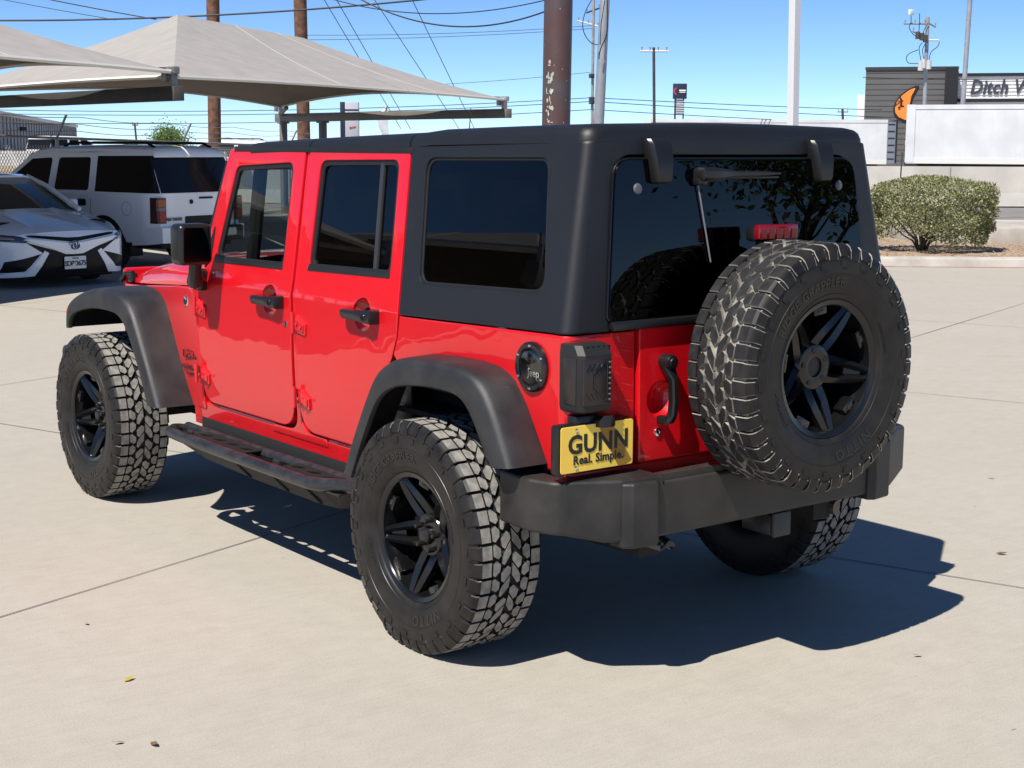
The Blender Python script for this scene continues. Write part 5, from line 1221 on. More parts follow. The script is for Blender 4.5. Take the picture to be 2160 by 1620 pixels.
o = MB().loft(strip([(50.4, 0.6), (50.4, 1.50), (50.7, 1.50), (50.7, 0.6)], -60, -9.5)).out('block_wall', [mat('white_block_wall', (0.55, 0.54, 0.52), 0.85, var=0.08, scale=2)], recalc=True); tag(o, 'low white block wall seen through the chain-link fence', 'wall')
GB = mat('grey_metal_siding', (0.23, 0.225, 0.235), 0.6, var=0.06, scale=0.4)
pa, pb_ = at(-140, 213, 82), at(160, 265, 195); hz = 3.98
e = empty('metal_building', (pb_.x, pb_.y, 0)); tag(e, 'grey metal building beyond the fence at the left edge', 'building'); g0 = Vector((pb_.x, pb_.y, 0))
A_ = Vector((pa.x, pa.y, 0)) - g0; dn = A_.normalized(); nn2 = Vector((-dn.y, dn.x, 0)); nn2 = nn2 if nn2.dot(RH) < 0 else -nn2
wl = MB().hexa([Vector((0, 0, 0)), A_, A_ + nn2 * 30, nn2 * 30] + [p + Vector((0, 0, hz)) for p in (Vector((0, 0, 0)), A_, A_ + nn2 * 30, nn2 * 30)]).out('metal_wall', [GB], e, recalc=True, sharp=20)
b = MB(); n = 46
for k in range(n):
    p = A_ * (k / n); b.hexa([p - nn2 * 0.08 + Vector((0, 0, z)) + dn * u - nn2 * v for z in (0.1, hz - 0.3) for u, v in ((0, 0), (0.35, 0), (0.35, -0.1), (0, -0.1))])
b.out('siding_ribs', [GB], wl)
MB().hexa([p + Vector((0, 0, z)) for z in (hz - 0.25, hz + 0.06) for p in (-nn2 * 0.25 - dn * 0.2, A_ - nn2 * 0.25, A_ + nn2 * 0.2, nn2 * 0.2 - dn * 0.2)]).out('eave_trim', [mat('eave_pale', (0.6, 0.58, 0.55), 0.6)], wl, recalc=True, sharp=20)
MB().box(A_ * 0.62 - nn2 * 0.35 + Vector((0, 0, 2.9)), (0.5, 0.4, 0.3), 0.03).out('wall_light', [PDARK], wl)

# ================================================================== plants
def leaf_mat(name, c1, c2, c3):
    m, t, b = new_mat(name)
    g_ = t.nodes.new('ShaderNodeNewGeometry'); r = t.nodes.new('ShaderNodeValToRGB')
    r.color_ramp.elements[0].color = (*c1, 1); r.color_ramp.elements[1].color = (*c3, 1); e_ = r.color_ramp.elements.new(0.55); e_.color = (*c2, 1)
    t.links.new(g_.outputs['Random Per Island'], r.inputs[0]); t.links.new(r.outputs[0], b.inputs['Base Color']); b.inputs['Roughness'].default_value = 0.55
    o = t.nodes['Material Output']; tl = t.nodes.new('ShaderNodeBsdfTranslucent'); t.links.new(r.outputs[0], tl.inputs[0])
    mx = t.nodes.new('ShaderNodeMixShader'); mx.inputs[0].default_value = 0.25; t.links.new(b.outputs[0], mx.inputs[1]); t.links.new(tl.outputs[0], mx.inputs[2]); t.links.new(mx.outputs[0], o.inputs[0])
    return m
def leaf(b, p, L, wd, rng, up=0.3):
    d = Vector((rng.gauss(0, 1), rng.gauss(0, 1), rng.gauss(up, 0.8))).normalized(); s = d.cross(Vector((rng.gauss(0, 1), rng.gauss(0, 1), rng.gauss(0, 1)))).normalized()
    n = d.cross(s); vs = [b.bm.verts.new(q) for q in (p, p + d * L * 0.5 + s * wd, p + d * L - n * wd * 0.4, p + d * L * 0.5 - s * wd)]
    b.bm.faces.new(vs)
BARK = mat('bark', (0.07, 0.055, 0.042), 0.9, var=0.3, scale=20)
rng = random.Random(5)
k = 24.3 / FPX; c = at(1966, 450, 24.3)
sh = empty('clipped_bush', (c.x, c.y, 0.11)); tag(sh, 'clipped round-shouldered green bush in the planting bed behind the spare wheel', 'bush')
b = MB(); cl = MB()
def inside(z):
    if z > 0.93: return 1.0 * max(0.0, 1 - ((z - 0.93) / 0.24) ** 3.2) ** 0.42
    if z > 0.55: return 1.0
    return 0.82 + 0.18 * ((z - 0.02) / 0.53) ** 0.8
cnt = 0
while cnt < 21000:
    z = rng.uniform(0.04, 1.17); rx = inside(z)
    if rx <= 0.05: continue
    th = rng.uniform(0, 2 * PI); q = rng.uniform(0.72, 1.0) ** 0.5 if rng.random() < 0.85 else rng.uniform(0.2, 0.9)
    bmp = 1 + 0.035 * sin(7 * th + 9 * z) + 0.03 * sin(4 * th - 13 * z) + 0.02 * sin(17 * th + 23 * z)
    x, y = rx * q * cos(th) * bmp, rx * 0.85 * q * sin(th) * bmp
    floor_ = 0.27 + 0.08 * sin(9 * x) if x < 0.0 else 0.05 + 0.07 * abs(sin(6 * x))
    if z < floor_ or (z < floor_ + 0.14 and rng.random() < 0.55): continue
    if sin(11 * x + 3 * z) * sin(9 * z + 5 * x + 1) * sin(8 * y) > 0.5: continue
    leaf(b, RH * x + FH * y + Vector((0, 0, z + 0.03 * sin(5 * x + 2) * (z > 0.8))), rng.uniform(0.03, 0.06), rng.uniform(0.009, 0.017), rng, 0.5); cnt += 1
for k2 in range(60):
    th = rng.uniform(0, 2 * PI); rr = rng.uniform(0, 0.8); p = RH * rr * cos(th) + FH * rr * sin(th) * 0.8 + Vector((0, 0, 1.09 - 0.14 * rr * rr))
    for j in range(5): leaf(b, p + Vector((rng.gauss(0, 0.012), rng.gauss(0, 0.012), 0.025 * j)), 0.04, 0.010, rng, 1.2)
b.out('crown', [leaf_mat('bush_leaves', (0.12, 0.135, 0.055), (0.27, 0.285, 0.12), (0.44, 0.42, 0.23))], sh, sharp=0)
b = MB()
for i in range(26):
    th = rng.uniform(0, 2 * PI); rr = rng.uniform(0.25, 0.85); zz = rng.uniform(0.5, 1.1); o_ = Vector((rng.gauss(0, 0.03), rng.gauss(0, 0.03), 0)) - RH * 0.17
    e_ = RH * rr * cos(th) + FH * rr * 0.8 * sin(th) + Vector((0, 0, zz)); md = o_.lerp(e_, 0.45) + Vector((0, 0, 0.03 * rng.random()))
    b.tube([o_ - Vector((0, 0, 0.05)), o_.lerp(md, 0.5) + Vector((0, 0, 0.05)), md, e_], [0.02, 0.016, 0.010, 0.003], 5)
b.out('trunk', [BARK], sh)
def tree(name, label, loc, h, cr, nl, seed, lm, thick=0.14):
    rng = random.Random(seed); e = empty(name, loc); tag(e, label, 'tree'); b = MB(); tips = []
    def branch(p, d, L, r, lev):
        q = p; pts = [p]; rs = [r]
        for i in range(4):
            d = (d + Vector((rng.gauss(0, 0.14), rng.gauss(0, 0.14), 0.05))).normalized(); q = q + d * L / 4; pts.append(q); rs.append(r * (1 - 0.13 * (i + 1)))
        b.tube(pts, rs, 7 if lev < 2 else 5)
        if lev >= 3: tips.append(q); return
        for i in range(4 if lev else 5):
            a = rng.uniform(0, 2 * PI); nd = (d * 0.6 + Vector((cos(a), sin(a), rng.uniform(0.0, 0.6))) * 0.75).normalized(); branch(pts[-1 if i < 3 else 3], nd, L * rng.uniform(0.55, 0.75), rs[-1] * 0.7, lev + 1)
    branch(Vector((0, 0, 0)), Vector((0.05, 0.03, 1)), h * 0.36, thick, 0)
    b.out('trunk', [BARK], e); b = MB()
    for i in range(nl):
        t_ = rng.choice(tips); leaf(b, t_ + Vector((rng.gauss(0, cr), rng.gauss(0, cr), rng.gauss(0, cr * 0.7))), rng.uniform(0.08, 0.15), rng.uniform(0.02, 0.04), rng, -0.2)
    b.out('crown', [lm], e, sharp=0); return e
LM = leaf_mat('tree_leaves', (0.03, 0.06, 0.015), (0.06, 0.11, 0.025), (0.10, 0.15, 0.04))
tree('shade_tree', 'dark tree behind the photographer, mirrored in the red vehicle\'s rear window', (9.2, -9.2, 0), 5.2, 0.34, 7000, 4, LM)
tree('shade_tree', 'bare-branched tree left of the frame, mirrored in the quarter window', (-15.5, 13.5, 0), 5.6, 0.4, 3500, 9, LM)
pt = at(366, 292, 80); tt = tree('shade_tree', 'small bright green treetop above the white suv roof', (pt.x, pt.y, 0), 2.9, 0.35, 5000, 21, leaf_mat('bright_leaves', (0.06, 0.12, 0.02), (0.12, 0.22, 0.03), (0.2, 0.3, 0.06)))
LF = mat('dry_leaf', (0.16, 0.085, 0.03), 0.8); LF2 = mat('yellow_leaf', (0.38, 0.30, 0.05), 0.7)
for px, py, sz, mt, lab in ((272, 1436, 0.022, LF2, 'small yellow leaf alone on the concrete at lower left'), (325, 1573, 0.022, LF, 'brown leaf on the concrete near the bottom edge, right one of two'), (250, 1570, 0.018, LF, 'brown leaf on the concrete near the bottom edge, left one of two'), (2112, 1170, 0.024, LF, 'curled brown leaf on the concrete right of the shadow'), (2090, 1010, 0.020, LF, 'brown leaf on the concrete right of the rear bumper'), (182, 1318, 0.014, LF2, 'tiny pale leaf on the concrete left of the rear tyre'), (1935, 1386, 0.018, LF, 'tiny brown leaf on the concrete below the shadow tip')):
    o_, d = CAM, FW + RT * ((px - 1080) / FPX) + UP * ((810 - py) / FPX); p = o_ + d * (-o_.z / d.z); a = (px * 7 % 100) / 16
    b = MB(); u = Vector((cos(a), sin(a), 0)); v = Vector((-sin(a), cos(a), 0))
    b.loft([[u * (-sz) + Vector((0, 0, 0.004)), u * (-sz) + Vector((0, 0, 0.005))], [u * (-sz * 0.3) + v * sz * 0.45 + Vector((0, 0, 0.010)), u * (-sz * 0.3) - v * sz * 0.45 + Vector((0, 0, 0.006))], [u * sz * 0.5 + v * sz * 0.3 + Vector((0, 0, 0.012)), u * sz * 0.5 - v * sz * 0.3 + Vector((0, 0, 0.008))], [u * sz + Vector((0, 0, 0.014)), u * sz + Vector((0, 0, 0.013))]], closed=False, caps=False)
    o = b.out('fallen_leaf', [mt], sharp=0); o.location = (p.x, p.y, 0); tag(o, lab, 'leaf', 'leaves blown onto the concrete')

# ================================================================== parked cars
CWH = mat('white_car_paint', (0.86, 0.86, 0.86), 0.35, coat=0.8, crough=0.04)
CSL = mat('silver_white_paint', (0.80, 0.81, 0.83), 0.35, coat=1.0, crough=0.03)
DGL = mat('dark_car_glass', (0.008, 0.0085, 0.009), 0.05, spec=0.35)
DTR = mat('black_car_trim', (0.007, 0.007, 0.0075), 0.4, spec=0.2)
CTY = mat('plain_tyre', (0.016, 0.016, 0.016), 0.7)
ALU = mat('alloy', (0.45, 0.45, 0.46), 0.3, metal=0.8)
def car_wheel(parent, x, y, r, wd=0.22):
    e = empty('wheel', (x, y, r), parent=parent); s = 1 if x > 0 else -1
    M = Matrix.Rotation(s * PI / 2, 4, 'Y')
    MB().lathe([(r * 0.62, -wd / 2), (r * 0.9, -wd / 2), (r, -wd * 0.35), (r, wd * 0.35), (r * 0.9, wd / 2), (r * 0.64, wd / 2), (r * 0.60, wd * 0.4)], M, 36).out('tyre', [CTY], e)
    b = MB(); b.lathe([(0, 0.05), (r * 0.16, 0.05), (r * 0.2, 0.03), (r * 0.2, -0.02)], M, 16); b.lathe([(r * 0.56, -0.05), (r * 0.58, wd * 0.4), (r * 0.63, wd * 0.42), (r * 0.64, wd * 0.38)], M, 32)
    for k in range(6):
        t = 2 * PI * k / 6; c = Vector((cos(t), sin(t), 0)); d = Vector((-sin(t), cos(t), 0))
        b.loft([[M @ (c * rr + d * x_ * hw + Vector((0, 0, z))) for x_, z in ((-1, -0.01), (-1, 0.03), (1, 0.03), (1, -0.01))] for rr, hw in ((r * 0.15, 0.035), (r * 0.58, 0.028))])
    b.out('rim', [ALU], e, recalc=True); return e

# ---- white suv
def suv():
    e = empty('parked_suv')
    def hw(z): return 0.985 - (0.29 * (z - 1.18) if z > 1.18 else 0.10 * max(0, 0.72 - z) ** 1.5)
    for sx in (-1, 1):
        f = lambda y, z, w=0.0: (sx * (hw(z) + w - 0.10 * max(0, (y - 3.2) / 0.6) ** 2 - 0.12 * max(0, (-0.82 - y) / 0.32) ** 2), y, z)
        arc = lambda cy, a0, a1: [(cy + 0.45 * cos(R(a)), 0.40 + 0.45 * sin(R(a))) for a in range(a0, a1, 12 if a1 > a0 else -12)]
        low = [(-1.12, 0.46), (-1.14, 1.19), (2.46, 1.19), (3.55, 1.12), (3.74, 0.98), (3.78, 0.52)] + arc(2.95, 6, 176) + [(2.46, 0.36), (0.48, 0.36)] + arc(0.0, 6, 172) + [(-0.48, 0.44)]
        b = MB().panel([rounded(low, 0.02, 1)], 0.05, 0.012, f, [-1.05, -0.98, -0.92, -0.86, -0.8, 3.3, 3.4, 3.5, 3.6, 3.7], [0.5, 0.6, 0.7, 0.85, 1.0, 1.17])
        b.panel([rounded([(-1.13, 1.175), (2.50, 1.175), (1.66, 1.80), (-0.86, 1.825)], [0.01, 0.05, 0.08, 0.10], 3), rounded([(0.30, 1.225), (1.06, 1.225), (1.06, 1.725), (0.36, 1.735)], 0.06, 4), rounded([(1.20, 1.225), (2.30, 1.225), (2.05, 1.42), (1.66, 1.70), (1.20, 1.725)], 0.06, 4), rounded([(-1.055, 1.215), (0.13, 1.225), (0.19, 1.735), (-0.86, 1.745)], [0.03, 0.07, 0.07, 0.05], 4)], 0.03, 0.008, f, [-1.05, -0.98, -0.92, -0.86, -0.8], [1.19, 1.25, 1.4, 1.55, 1.7])
        sd = b.out('body_side', [CWH], e)
        for nm, L in (('side_window', [(0.28, 1.21), (1.08, 1.21), (1.08, 1.74), (0.34, 1.75)]), ('side_window', [(1.18, 1.21), (2.36, 1.21), (1.68, 1.73), (1.18, 1.74)]), ('quarter_window', [(-1.125, 1.20), (0.15, 1.21), (0.21, 1.755), (-0.90, 1.765)])):
            MB().panel([L], 0.006, 0.001, f, [-1.05, -0.98, -0.92, -0.86, -0.8], [1.4, 1.55], off=(0.004 if nm == 'quarter_window' else -0.010)).out(nm, [DGL], sd)
        for y in (0.24, 1.13): MB().panel([[(y - 0.004, 0.45 + (0.22 if y < 0.5 else 0)), (y + 0.004, 0.45 + (0.22 if y < 0.5 else 0)), (y + 0.004, 1.20), (y - 0.004, 1.20)]], 0.003, 0.0008, f, (), [0.7, 0.85, 1.0], off=0.0022).out('door_gap', [DTR], sd)
        for y in (0.34, 1.22): MB().panel([rect(y, 0.985, y + 0.19, 1.095, 0.04)], 0.03, 0.01, f, off=0.012).out('door_handle', [DTR], sd)
        MB().panel([circ(-0.52, 0.96, 0.105, 28), circ(-0.52, 0.96, 0.099, 28)], 0.003, 0.001, f, off=0.002).out('fuel_flap', [mat('gap_grey', (0.2, 0.2, 0.2), 0.6)], sd)
        b = MB(); yy = [(-1.0), (-0.62)]
        b.loft([[f(-0.60, z0), f(-0.60, z1), f(-0.60, z1, -0.2), f(-0.60, z0, -0.2)] for z0, z1 in ((0.40, 0.69),)] + [[f(-0.95, 0.42, 0.01), f(-0.95, 0.68, 0.012), f(-0.95, 0.68, -0.2), f(-0.95, 0.42, -0.2)], [(sx * 0.93, -1.20, 0.45), (sx * 0.93, -1.20, 0.68), (sx * 0.7, -1.10, 0.68), (sx * 0.7, -1.10, 0.45)], [(sx * 0.78, -1.27, 0.45), (sx * 0.78, -1.27, 0.68), (sx * 0.7, -1.12, 0.68), (sx * 0.7, -1.12, 0.45)]])
        b.out('bumper_corner', [CWH], e, recalc=True)
        tl = MB().loft([[(sx * 0.965, -0.99, z), (sx * 0.955, -1.135, z), (sx * 0.93, -1.165, z), (sx * 0.80, -1.165, z), (sx * 0.80, -1.10, z), (sx * 0.93, -0.99, z)] for z in (0.745, 0.75, 1.13, 1.135)]).out('tail_light', [mat('light_shell', (0.06, 0.01, 0.012), 0.3)], e, recalc=True)
        for z0, z1, mt, nm in ((0.775, 0.925, mat('suv_red_lens', (0.26, 0.006, 0.010), 0.2, coat=0.5), 'red_lens'), (0.935, 0.985, mat('reverse_lens', (0.2, 0.17, 0.17), 0.15), 'reverse_lens'), (0.995, 1.105, mat('suv_amber_lens', (0.36, 0.085, 0.018), 0.2, coat=0.5), 'amber_lens')):
            MB().loft([[(sx * 0.960, -1.12, z), (sx * 0.935, -1.168, z), (sx * 0.815, -1.170, z), (sx * 0.815, -1.13, z)] for z in (z0, z1)]).out(nm, [mt], tl, recalc=True)
        MB().box((sx * 1.10, 2.22, 1.28), (0.24, 0.10, 0.20), 0.04, seg=3).box((sx * 0.98, 2.24, 1.24), (0.12, 0.05, 0.06), 0.01).out('wing_mirror', [DTR], e)
        MB().box((sx * 0.84, -0.56, 0.40), (0.26, 0.02, 0.34), 0.006).out('mud_flap', [DTR], e)
        MB().tube([(sx * 0.62, 1.0, 1.955), (sx * 0.62, -0.65, 1.955)], 0.022, 6).tube([(sx * 0.62, 1.0, 1.955), (sx * 0.63, 1.15, 1.89)], 0.022, 6).tube([(sx * 0.62, -0.65, 1.955), (sx * 0.63, -0.8, 1.89)], 0.022, 6).out('roof_rail', [DTR], e)
        for y in (0.0, 2.95): car_wheel(e, sx * 0.84, y, 0.385, 0.25)
    for y in (0.5, -0.35): MB().box((0, y, 1.965), (1.24, 0.06, 0.03), 0.01).out('cross_bar', [DTR], e)
    rings = []
    for y, k, dz in ((-0.97, 0.2, -0.06), (-0.93, 0.6, -0.02), (-0.85, 0.9, 0), (-0.5, 1, 0.01), (0.3, 1, 0.02), (1.3, 1, 0.0), (1.60, 0.8, -0.025), (1.76, 0.3, -0.07)):
        z0 = 1.80 + dz; ww = hw(z0); pr = [(ww, 0), (ww - 0.02, 0.05), (ww - 0.08, 0.085), (ww * 0.6, 0.105), (0, 0.115)]
        rings.append([(-x, y, z0 + z * k) for x, z in pr] + [(x, y, z0 + z * k) for x, z in pr[-2::-1]])
    MB().loft(rings).out('roof', [CWH], e, recalc=True)
    MB().loft([[(-w_, y, z) for w_ in (0.9,)] + [(-w_ * 0.6, y, z + 0.03), (0, y, z + 0.04), (w_ * 0.6, y, z + 0.03), (w_, y, z), (w_ * 0.9, y, 0.6), (-w_ * 0.9, y, 0.6)] for y, z, w_ in ((2.4, 1.16, 0.95), (2.9, 1.13, 0.92), (3.5, 1.08, 0.88), (3.72, 0.98, 0.84))]).out('hood', [CWH], e, recalc=True)
    MB().box((0, 3.76, 0.72), (1.6, 0.06, 0.34), 0.02).out('grille', [DTR], e); MB().box((0, 3.80, 0.50), (1.75, 0.14, 0.22), 0.04).out('front_bumper', [CWH], e)
    MB().quad((-0.93, 2.46, 1.18), (0.93, 2.46, 1.18), (0.80, 1.69, 1.80), (-0.80, 1.69, 1.80)).out('windscreen', [DGL], e, sharp=0)
    MB().box((0, 0.9, 0.95), (1.80, 3.9, 0.4), 0.02).box((0, 1.3, 0.5), (1.6, 4.7, 0.3), 0.02).box((0, -1.0, 0.56), (1.5, 0.3, 0.2)).out('floor_pan', [DARK], e)
    rf = lambda x, z, w=0.0: (x, -1.135 - w + (0.37 * (z - 1.19) if z > 1.19 else 0.0) + 0.05 * (x / 0.9) ** 4, z)
    lg = MB().panel([rounded([(-0.81, 0.66), (0.81, 0.66), (0.90, 1.19), (0.78, 1.82), (-0.78, 1.82), (-0.90, 1.19)], [0.03, 0.03, 0.02, 0.1, 0.1, 0.02], 4)], 0.04, 0.01, rf, [-0.7, -0.5, 0, 0.5, 0.7], [1.17, 1.21], off=0.0).out('liftgate', [CWH], e)
    MB().panel([rounded([(-0.93, 1.20), (0.93, 1.20), (0.82, 1.77), (-0.82, 1.77)], [0.02, 0.02, 0.08, 0.08], 4)], 0.012, 0.004, rf, [-0.7, -0.5, 0, 0.5, 0.7], off=0.010).out('rear_window', [DGL], lg)
    MB().panel([rect(-0.04, 1.10, 0.26, 1.13)], 0.02, 0.006, rf, off=0.02).out('wiper', [DTR], lg); MB().panel([circ(-0.22, 1.06, 0.035)], 0.02, 0.006, rf, off=0.02).out('lock_knob', [DTR], lg)
    b = MB().panel([rect(-0.36, 0.69, 0.36, 0.84, 0.03)], 0.02, 0.006, rf, off=0.012); b.out('plate_recess', [DTR], lg)
    MT = Matrix.Translation((-0.60, -1.150, 0.80)) @ Matrix.Rotation(PI / 2, 4, 'X')
    b = MB(); b.text('TAHOE', 0.065, 0.006, M=MT @ Matrix.Translation((0.05, 0, 0)), bold=0.003); b.panel([circ(-0.13, 0, 0.055, 20, 0.026)], 0.006, 0.001, M=MT); b.out('tailgate_lettering', [mat('dark_chrome', (0.08, 0.08, 0.085), 0.3, metal=0.5)], lg, sharp=0)
    bp = MB().box((0, -1.23, 0.56), (1.56, 0.20, 0.23), 0.03).out('rear_bumper', [DTR], e)
    MB().panel([rounded([(-0.60, 0.64), (0.60, 0.64), (0.60, 0.52), (-0.42, 0.50)], 0.03, 3)], 0.02, 0.006, lambda x, z, w: (x, -1.335 - w, z)).out('step_pad', [mat('cream_bumper_panel', (0.62, 0.58, 0.50), 0.35, coat=0.5)], bp)
    return e
TH = R(10.7)
sv = suv(); tag(sv, 'white suv with dark windows parked in canopy shade behind the silver sedan', 'suv', 'white suvs parked across the lot')
rc = at(337, 560, 20.8)   # rear-left corner
def place(e, local, world, rz, sc):
    c, s = cos(rz), sin(rz); e.rotation_euler = (0, 0, rz); e.scale = (sc, sc, sc)
    e.location = (world.x - sc * (c * local[0] - s * local[1]), world.y - sc * (s * local[0] + c * local[1]), 0)
place(sv, (-0.93, -1.12), rc, R(22), 0.905)
c = copy_tree(sv); p = at(112, 310, 82); place(c, (0, 0), p, R(-65), 1.0); c.location.z = 0.22; c['label'] = 'distant white suv on the bank beyond the chain-link fence'
c = copy_tree(sv); p = at(462, 300, 62); place(c, (0, 1), p, R(60), 1.0); c.location.z = 0.02; c['label'] = 'distant white suv with roof rack half hidden by the left wooden pole'
c = copy_tree(sv); place(c, (0, 0), S(-16.5, 9.0), R(100), 1.0); c['label'] = 'white suv out of frame on the left, mirrored in the rear door window'

# ---- silver sedan seen from the front
cm = tag(empty('parked_sedan'), 'silver-white sedan with black grille and white plate at the left edge', 'sedan')
def fy(ex, z):
    a = abs(ex)
    return -0.085 * ex * ex - 2.6 * max(0, a - 0.62) ** 2.1 - (0.9 * max(0, z - 0.62) ** 1.3 * 0.9 if z > 0.62 else 0) - 0.35 * max(0, 0.30 - z)
def ff_(ex, z, w=0.0): return (-ex, fy(ex, z) + w, z)     # ex grows towards the car's left = picture right
CU = [sg * k * 0.07 for k in range(0, 15) for sg in (-1, 1)]; CV = [0.2, 0.3, 0.4, 0.5, 0.6, 0.64, 0.68, 0.72]
def fp_(L, th, off, mt, name, par, r=0.0, mirror=True, bev=0.004):
    bb = MB()
    for sg in ((1, -1) if mirror else (1,)): bb.panel([rounded([(sg * x, z) for x, z in L], r, 3) if r else [(sg * x, z) for x, z in L]], th, bev, ff_, CU, CV, off=off)
    if mirror and min(x for x, z in L) > 0.01: return out_each(bb, name, [mt], par)[0]
    return bb.out(name, [mt], par)
fas = fp_([(-0.95, 0.20), (0.95, 0.20), (0.95, 0.66), (0.70, 0.715), (0.35, 0.735), (0, 0.74), (-0.35, 0.735), (-0.70, 0.715), (-0.95, 0.66)], 0.03, 0.0, CSL, 'front_fascia', cm, 0, False)
fp_([(-0.60, 0.165), (0.60, 0.165), (0.40, 0.44), (0.68, 0.615), (0.12, 0.45), (-0.12, 0.45), (-0.68, 0.615), (-0.40, 0.44)], 0.02, 0.010, DTR, 'grille', fas, 0, False)
fp_([(0.0, 0.655), (0.0, 0.60), (0.06, 0.60), (0.62, 0.675), (0.66, 0.70), (0.55, 0.70), (0.08, 0.655)], 0.012, 0.007, DTR, 'upper_slot', fas)
fp_([(0.0, 0.585), (0.10, 0.59), (0.63, 0.665), (0.70, 0.645), (0.40, 0.545), (0.13, 0.44), (0.0, 0.435)], 0.03, 0.030, CWH, 'grille_bar', fas, 0.0, True, 0.008)
fp_([(0.42, 0.495), (0.36, 0.465), (0.55, 0.17), (0.93, 0.15), (0.94, 0.19), (0.66, 0.225)], 0.026, 0.018, CWH, 'bumper_blade', fas)
fp_([(0.92, 0.215), (0.88, 0.36), (0.47, 0.455), (0.68, 0.235)], 0.012, 0.008, DTR, 'air_pocket', fas)
hl = fp_([(0.96, 0.715), (0.72, 0.69), (0.60, 0.635), (0.68, 0.60), (0.96, 0.625)], 0.014, 0.010, mat('headlight_dark', (0.03, 0.032, 0.036), 0.08, coat=0.8), 'headlight', fas)
fp_([(0.94, 0.69), (0.80, 0.675), (0.78, 0.645), (0.94, 0.655)], 0.006, 0.016, mat('lamp_bright', (0.5, 0.53, 0.58), 0.1, metal=0.8), 'headlight_lens', hl)
fp_([(-0.62, 0.13), (0.62, 0.13), (0.62, 0.165), (-0.62, 0.165)], 0.03, 0.015, DTR, 'lip', fas, 0, False)
# badge: ellipse ring with two inner rings
b = MB()
def ell(cx, cz, rx, rz, r_): b.tube([ff_(cx + rx * cos(2 * PI * k / 28), cz + rz * sin(2 * PI * k / 28), 0.040) for k in range(28)], r_, 6, loop=True)
fp_(circ(0, 0.555, 0.078, 24, 0.055), 0.008, 0.034, mat('badge_blue', (0.03, 0.05, 0.10), 0.15), 'front_badge', fas, 0, False, 0.002)
ell(0, 0.555, 0.078, 0.055, 0.0065); ell(0, 0.572, 0.050, 0.022, 0.0055); ell(0, 0.552, 0.024, 0.046, 0.0055); b.out('badge_rings', [CHROME], fas)
MPL = Matrix.Translation((0, 0.035, 0.325)) @ Matrix.Rotation(PI, 4, 'Z') @ Matrix.Rotation(PI / 2, 4, 'X')
pl_ = MB().panel([rounded([(-0.16, -0.082), (0.16, -0.082), (0.16, 0.082), (-0.16, 0.082)], 0.01, 3)], 0.006, 0.001, M=MPL).out('number_plate', [mat('plate_white', (0.72, 0.72, 0.70), 0.4)], cm)
b = MB(); b.text('SDP*3675', 0.088, 0.001, M=MPL @ Matrix.Translation((0, -0.012, 0)), off=0.002, bold=0.003, spacing=0.86); b.text('TEXAS', 0.034, 0.001, M=MPL @ Matrix.Translation((0, 0.058, 0)), off=0.002, bold=0.001); b.out('plate_characters', [BLACKI], pl_, sharp=0)
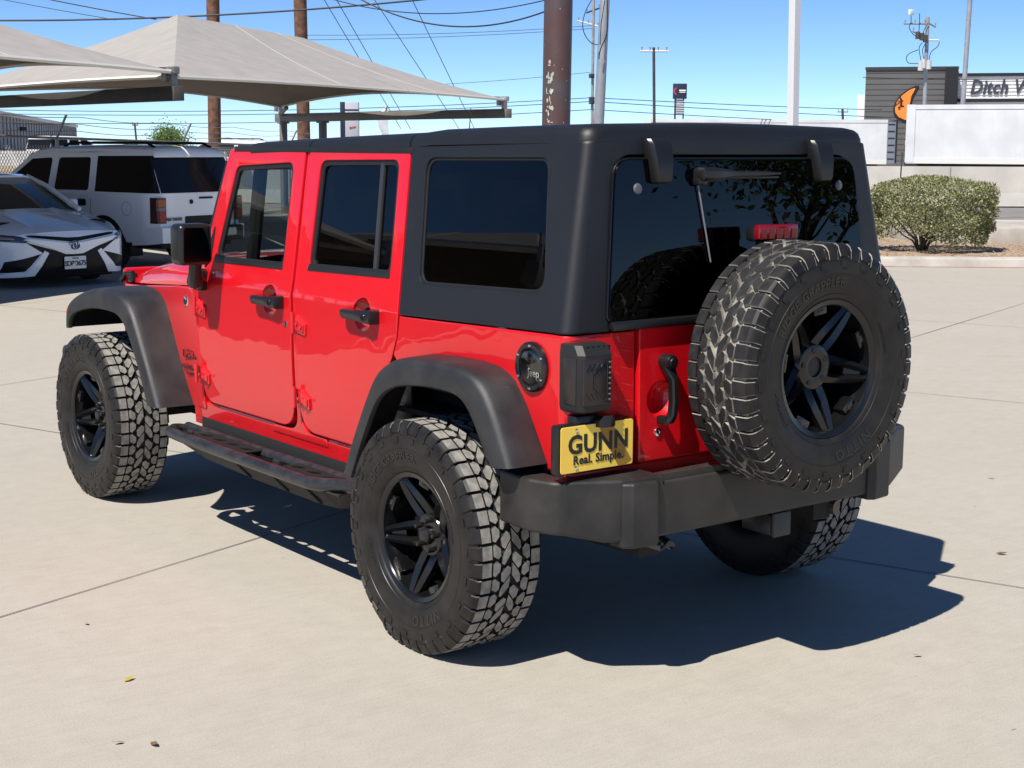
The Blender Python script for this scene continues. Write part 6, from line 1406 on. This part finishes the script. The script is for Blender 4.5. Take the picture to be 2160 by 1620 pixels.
# hood with creases, windscreen, cabin, sides
rows = []
for i in range(15):
    t = i / 14; y = -0.03 - 1.20 * t; row = []
    for j in range(25):
        x = -0.90 + 1.80 * j / 24; a = abs(x) / 0.90
        z = 0.745 + 0.245 * t ** 0.75 - 0.055 * a ** 2.2 - 0.10 * max(0, a - 0.80) ** 1.5 * 3 + 0.022 * math.exp(-((a - (0.62 - 0.1 * t)) / 0.07) ** 2) - 0.014 * math.exp(-(a / 0.35) ** 2) * (1 - t)
        yy = y + fy(x * 0.98, 0.5) * (1 - t) * 0.95
        row.append((x, yy, z - 0.03 * (1 - t) ** 6))
    rows.append(row)
MB().loft(rows, closed=False, caps=False).out('hood', [CSL], cm, sharp=60)
def half(pr, y): return [(-x, y, z) for x, z in pr] + [(x, y, z) for x, z in pr[::-1]]
for sx in (-1, 1):
    b = MB(); f = lambda y, z, w=0.0: (sx * (0.915 - 0.06 * max(0, (z - 0.62) / 0.35) ** 2 - 0.05 * max(0, (0.45 - z) / 0.3) ** 2 - 0.10 * max(0, (y + 0.55) / 0.35) ** 2 + w), y, z)
    arc = lambda cy: [(cy + 0.37 * cos(R(a)), 0.33 + 0.37 * sin(R(a))) for a in range(176, -1, -12)]
    b.panel([[(-4.75, 0.30), (-4.75, 0.95), (-1.22, 0.955), (-0.5, 0.80), (-0.30, 0.70), (-0.30, 0.20), (-0.52, 0.22)] + [(-0.93 + 0.37 * cos(R(a)), 0.33 + 0.37 * sin(R(a))) for a in range(0, 177, 12)] + [(-1.32, 0.2), (-3.35, 0.2)] + [(-3.75 + 0.37 * cos(R(a)), 0.33 + 0.37 * sin(R(a))) for a in range(0, 177, 12)] + [(-4.2, 0.28)]], 0.04, 0.01, f, [-0.4, -0.5, -0.6, -0.8, -1.0], [0.45, 0.62, 0.75, 0.85, 0.92])
    b.out('body_side', [CSL], cm)
    for y in (-0.93, -3.75): car_wheel(cm, sx * 0.80, y, 0.33, 0.21)
    MB().box((sx * 0.99, -1.62, 1.03), (0.20, 0.09, 0.13), 0.035, seg=3).out('wing_mirror', [CSL], cm)
    MB().tube([(sx * 0.80, -1.10, 0.965), (sx * 0.70, -1.70, 1.26), (sx * 0.60, -2.1, 1.405)], 0.035, 8).out('windscreen_pillar', [CSL], cm)
MB().loft([half(p_, y) for y, p_ in ((-1.20, [(0.80, 0.90), (0.80, 0.95), (0.6, 0.97)]), (-2.05, [(0.88, 0.90), (0.62, 1.39), (0.5, 1.41)]), (-2.9, [(0.88, 0.90), (0.60, 1.41), (0.5, 1.43)]), (-3.9, [(0.86, 0.90), (0.62, 1.22), (0.5, 1.24)]), (-4.4, [(0.84, 0.90), (0.8, 0.96), (0.6, 0.97)]))]).out('cabin_glass', [mat('sedan_glass', (0.035, 0.045, 0.04), 0.05, spec=0.6)], cm, recalc=True)
MB().loft([half(p_, y) for y, p_ in ((-2.02, [(0.62, 1.37), (0.56, 1.41), (0.3, 1.425)]), (-2.2, [(0.63, 1.40), (0.57, 1.435), (0.3, 1.45)]), (-2.9, [(0.62, 1.40), (0.56, 1.44), (0.3, 1.455)]), (-3.3, [(0.62, 1.36), (0.56, 1.40), (0.3, 1.41)]))]).out('roof', [CSL], cm, recalc=True)
MB().box((0, -4.45, 0.92), (1.62, 0.65, 0.08), 0.03).out('boot_lid', [CSL], cm); MB().box((0, -4.78, 0.6), (1.7, 0.1, 0.55), 0.04).out('rear_bumper', [CSL], cm)
MB().box((0, -2.5, 0.5), (1.66, 4.0, 0.7), 0.02).out('floor_pan', [DARK], cm)
pc = at(158, 595, 18.7); place(cm, (0, 0), pc, TH + PI, 0.94)
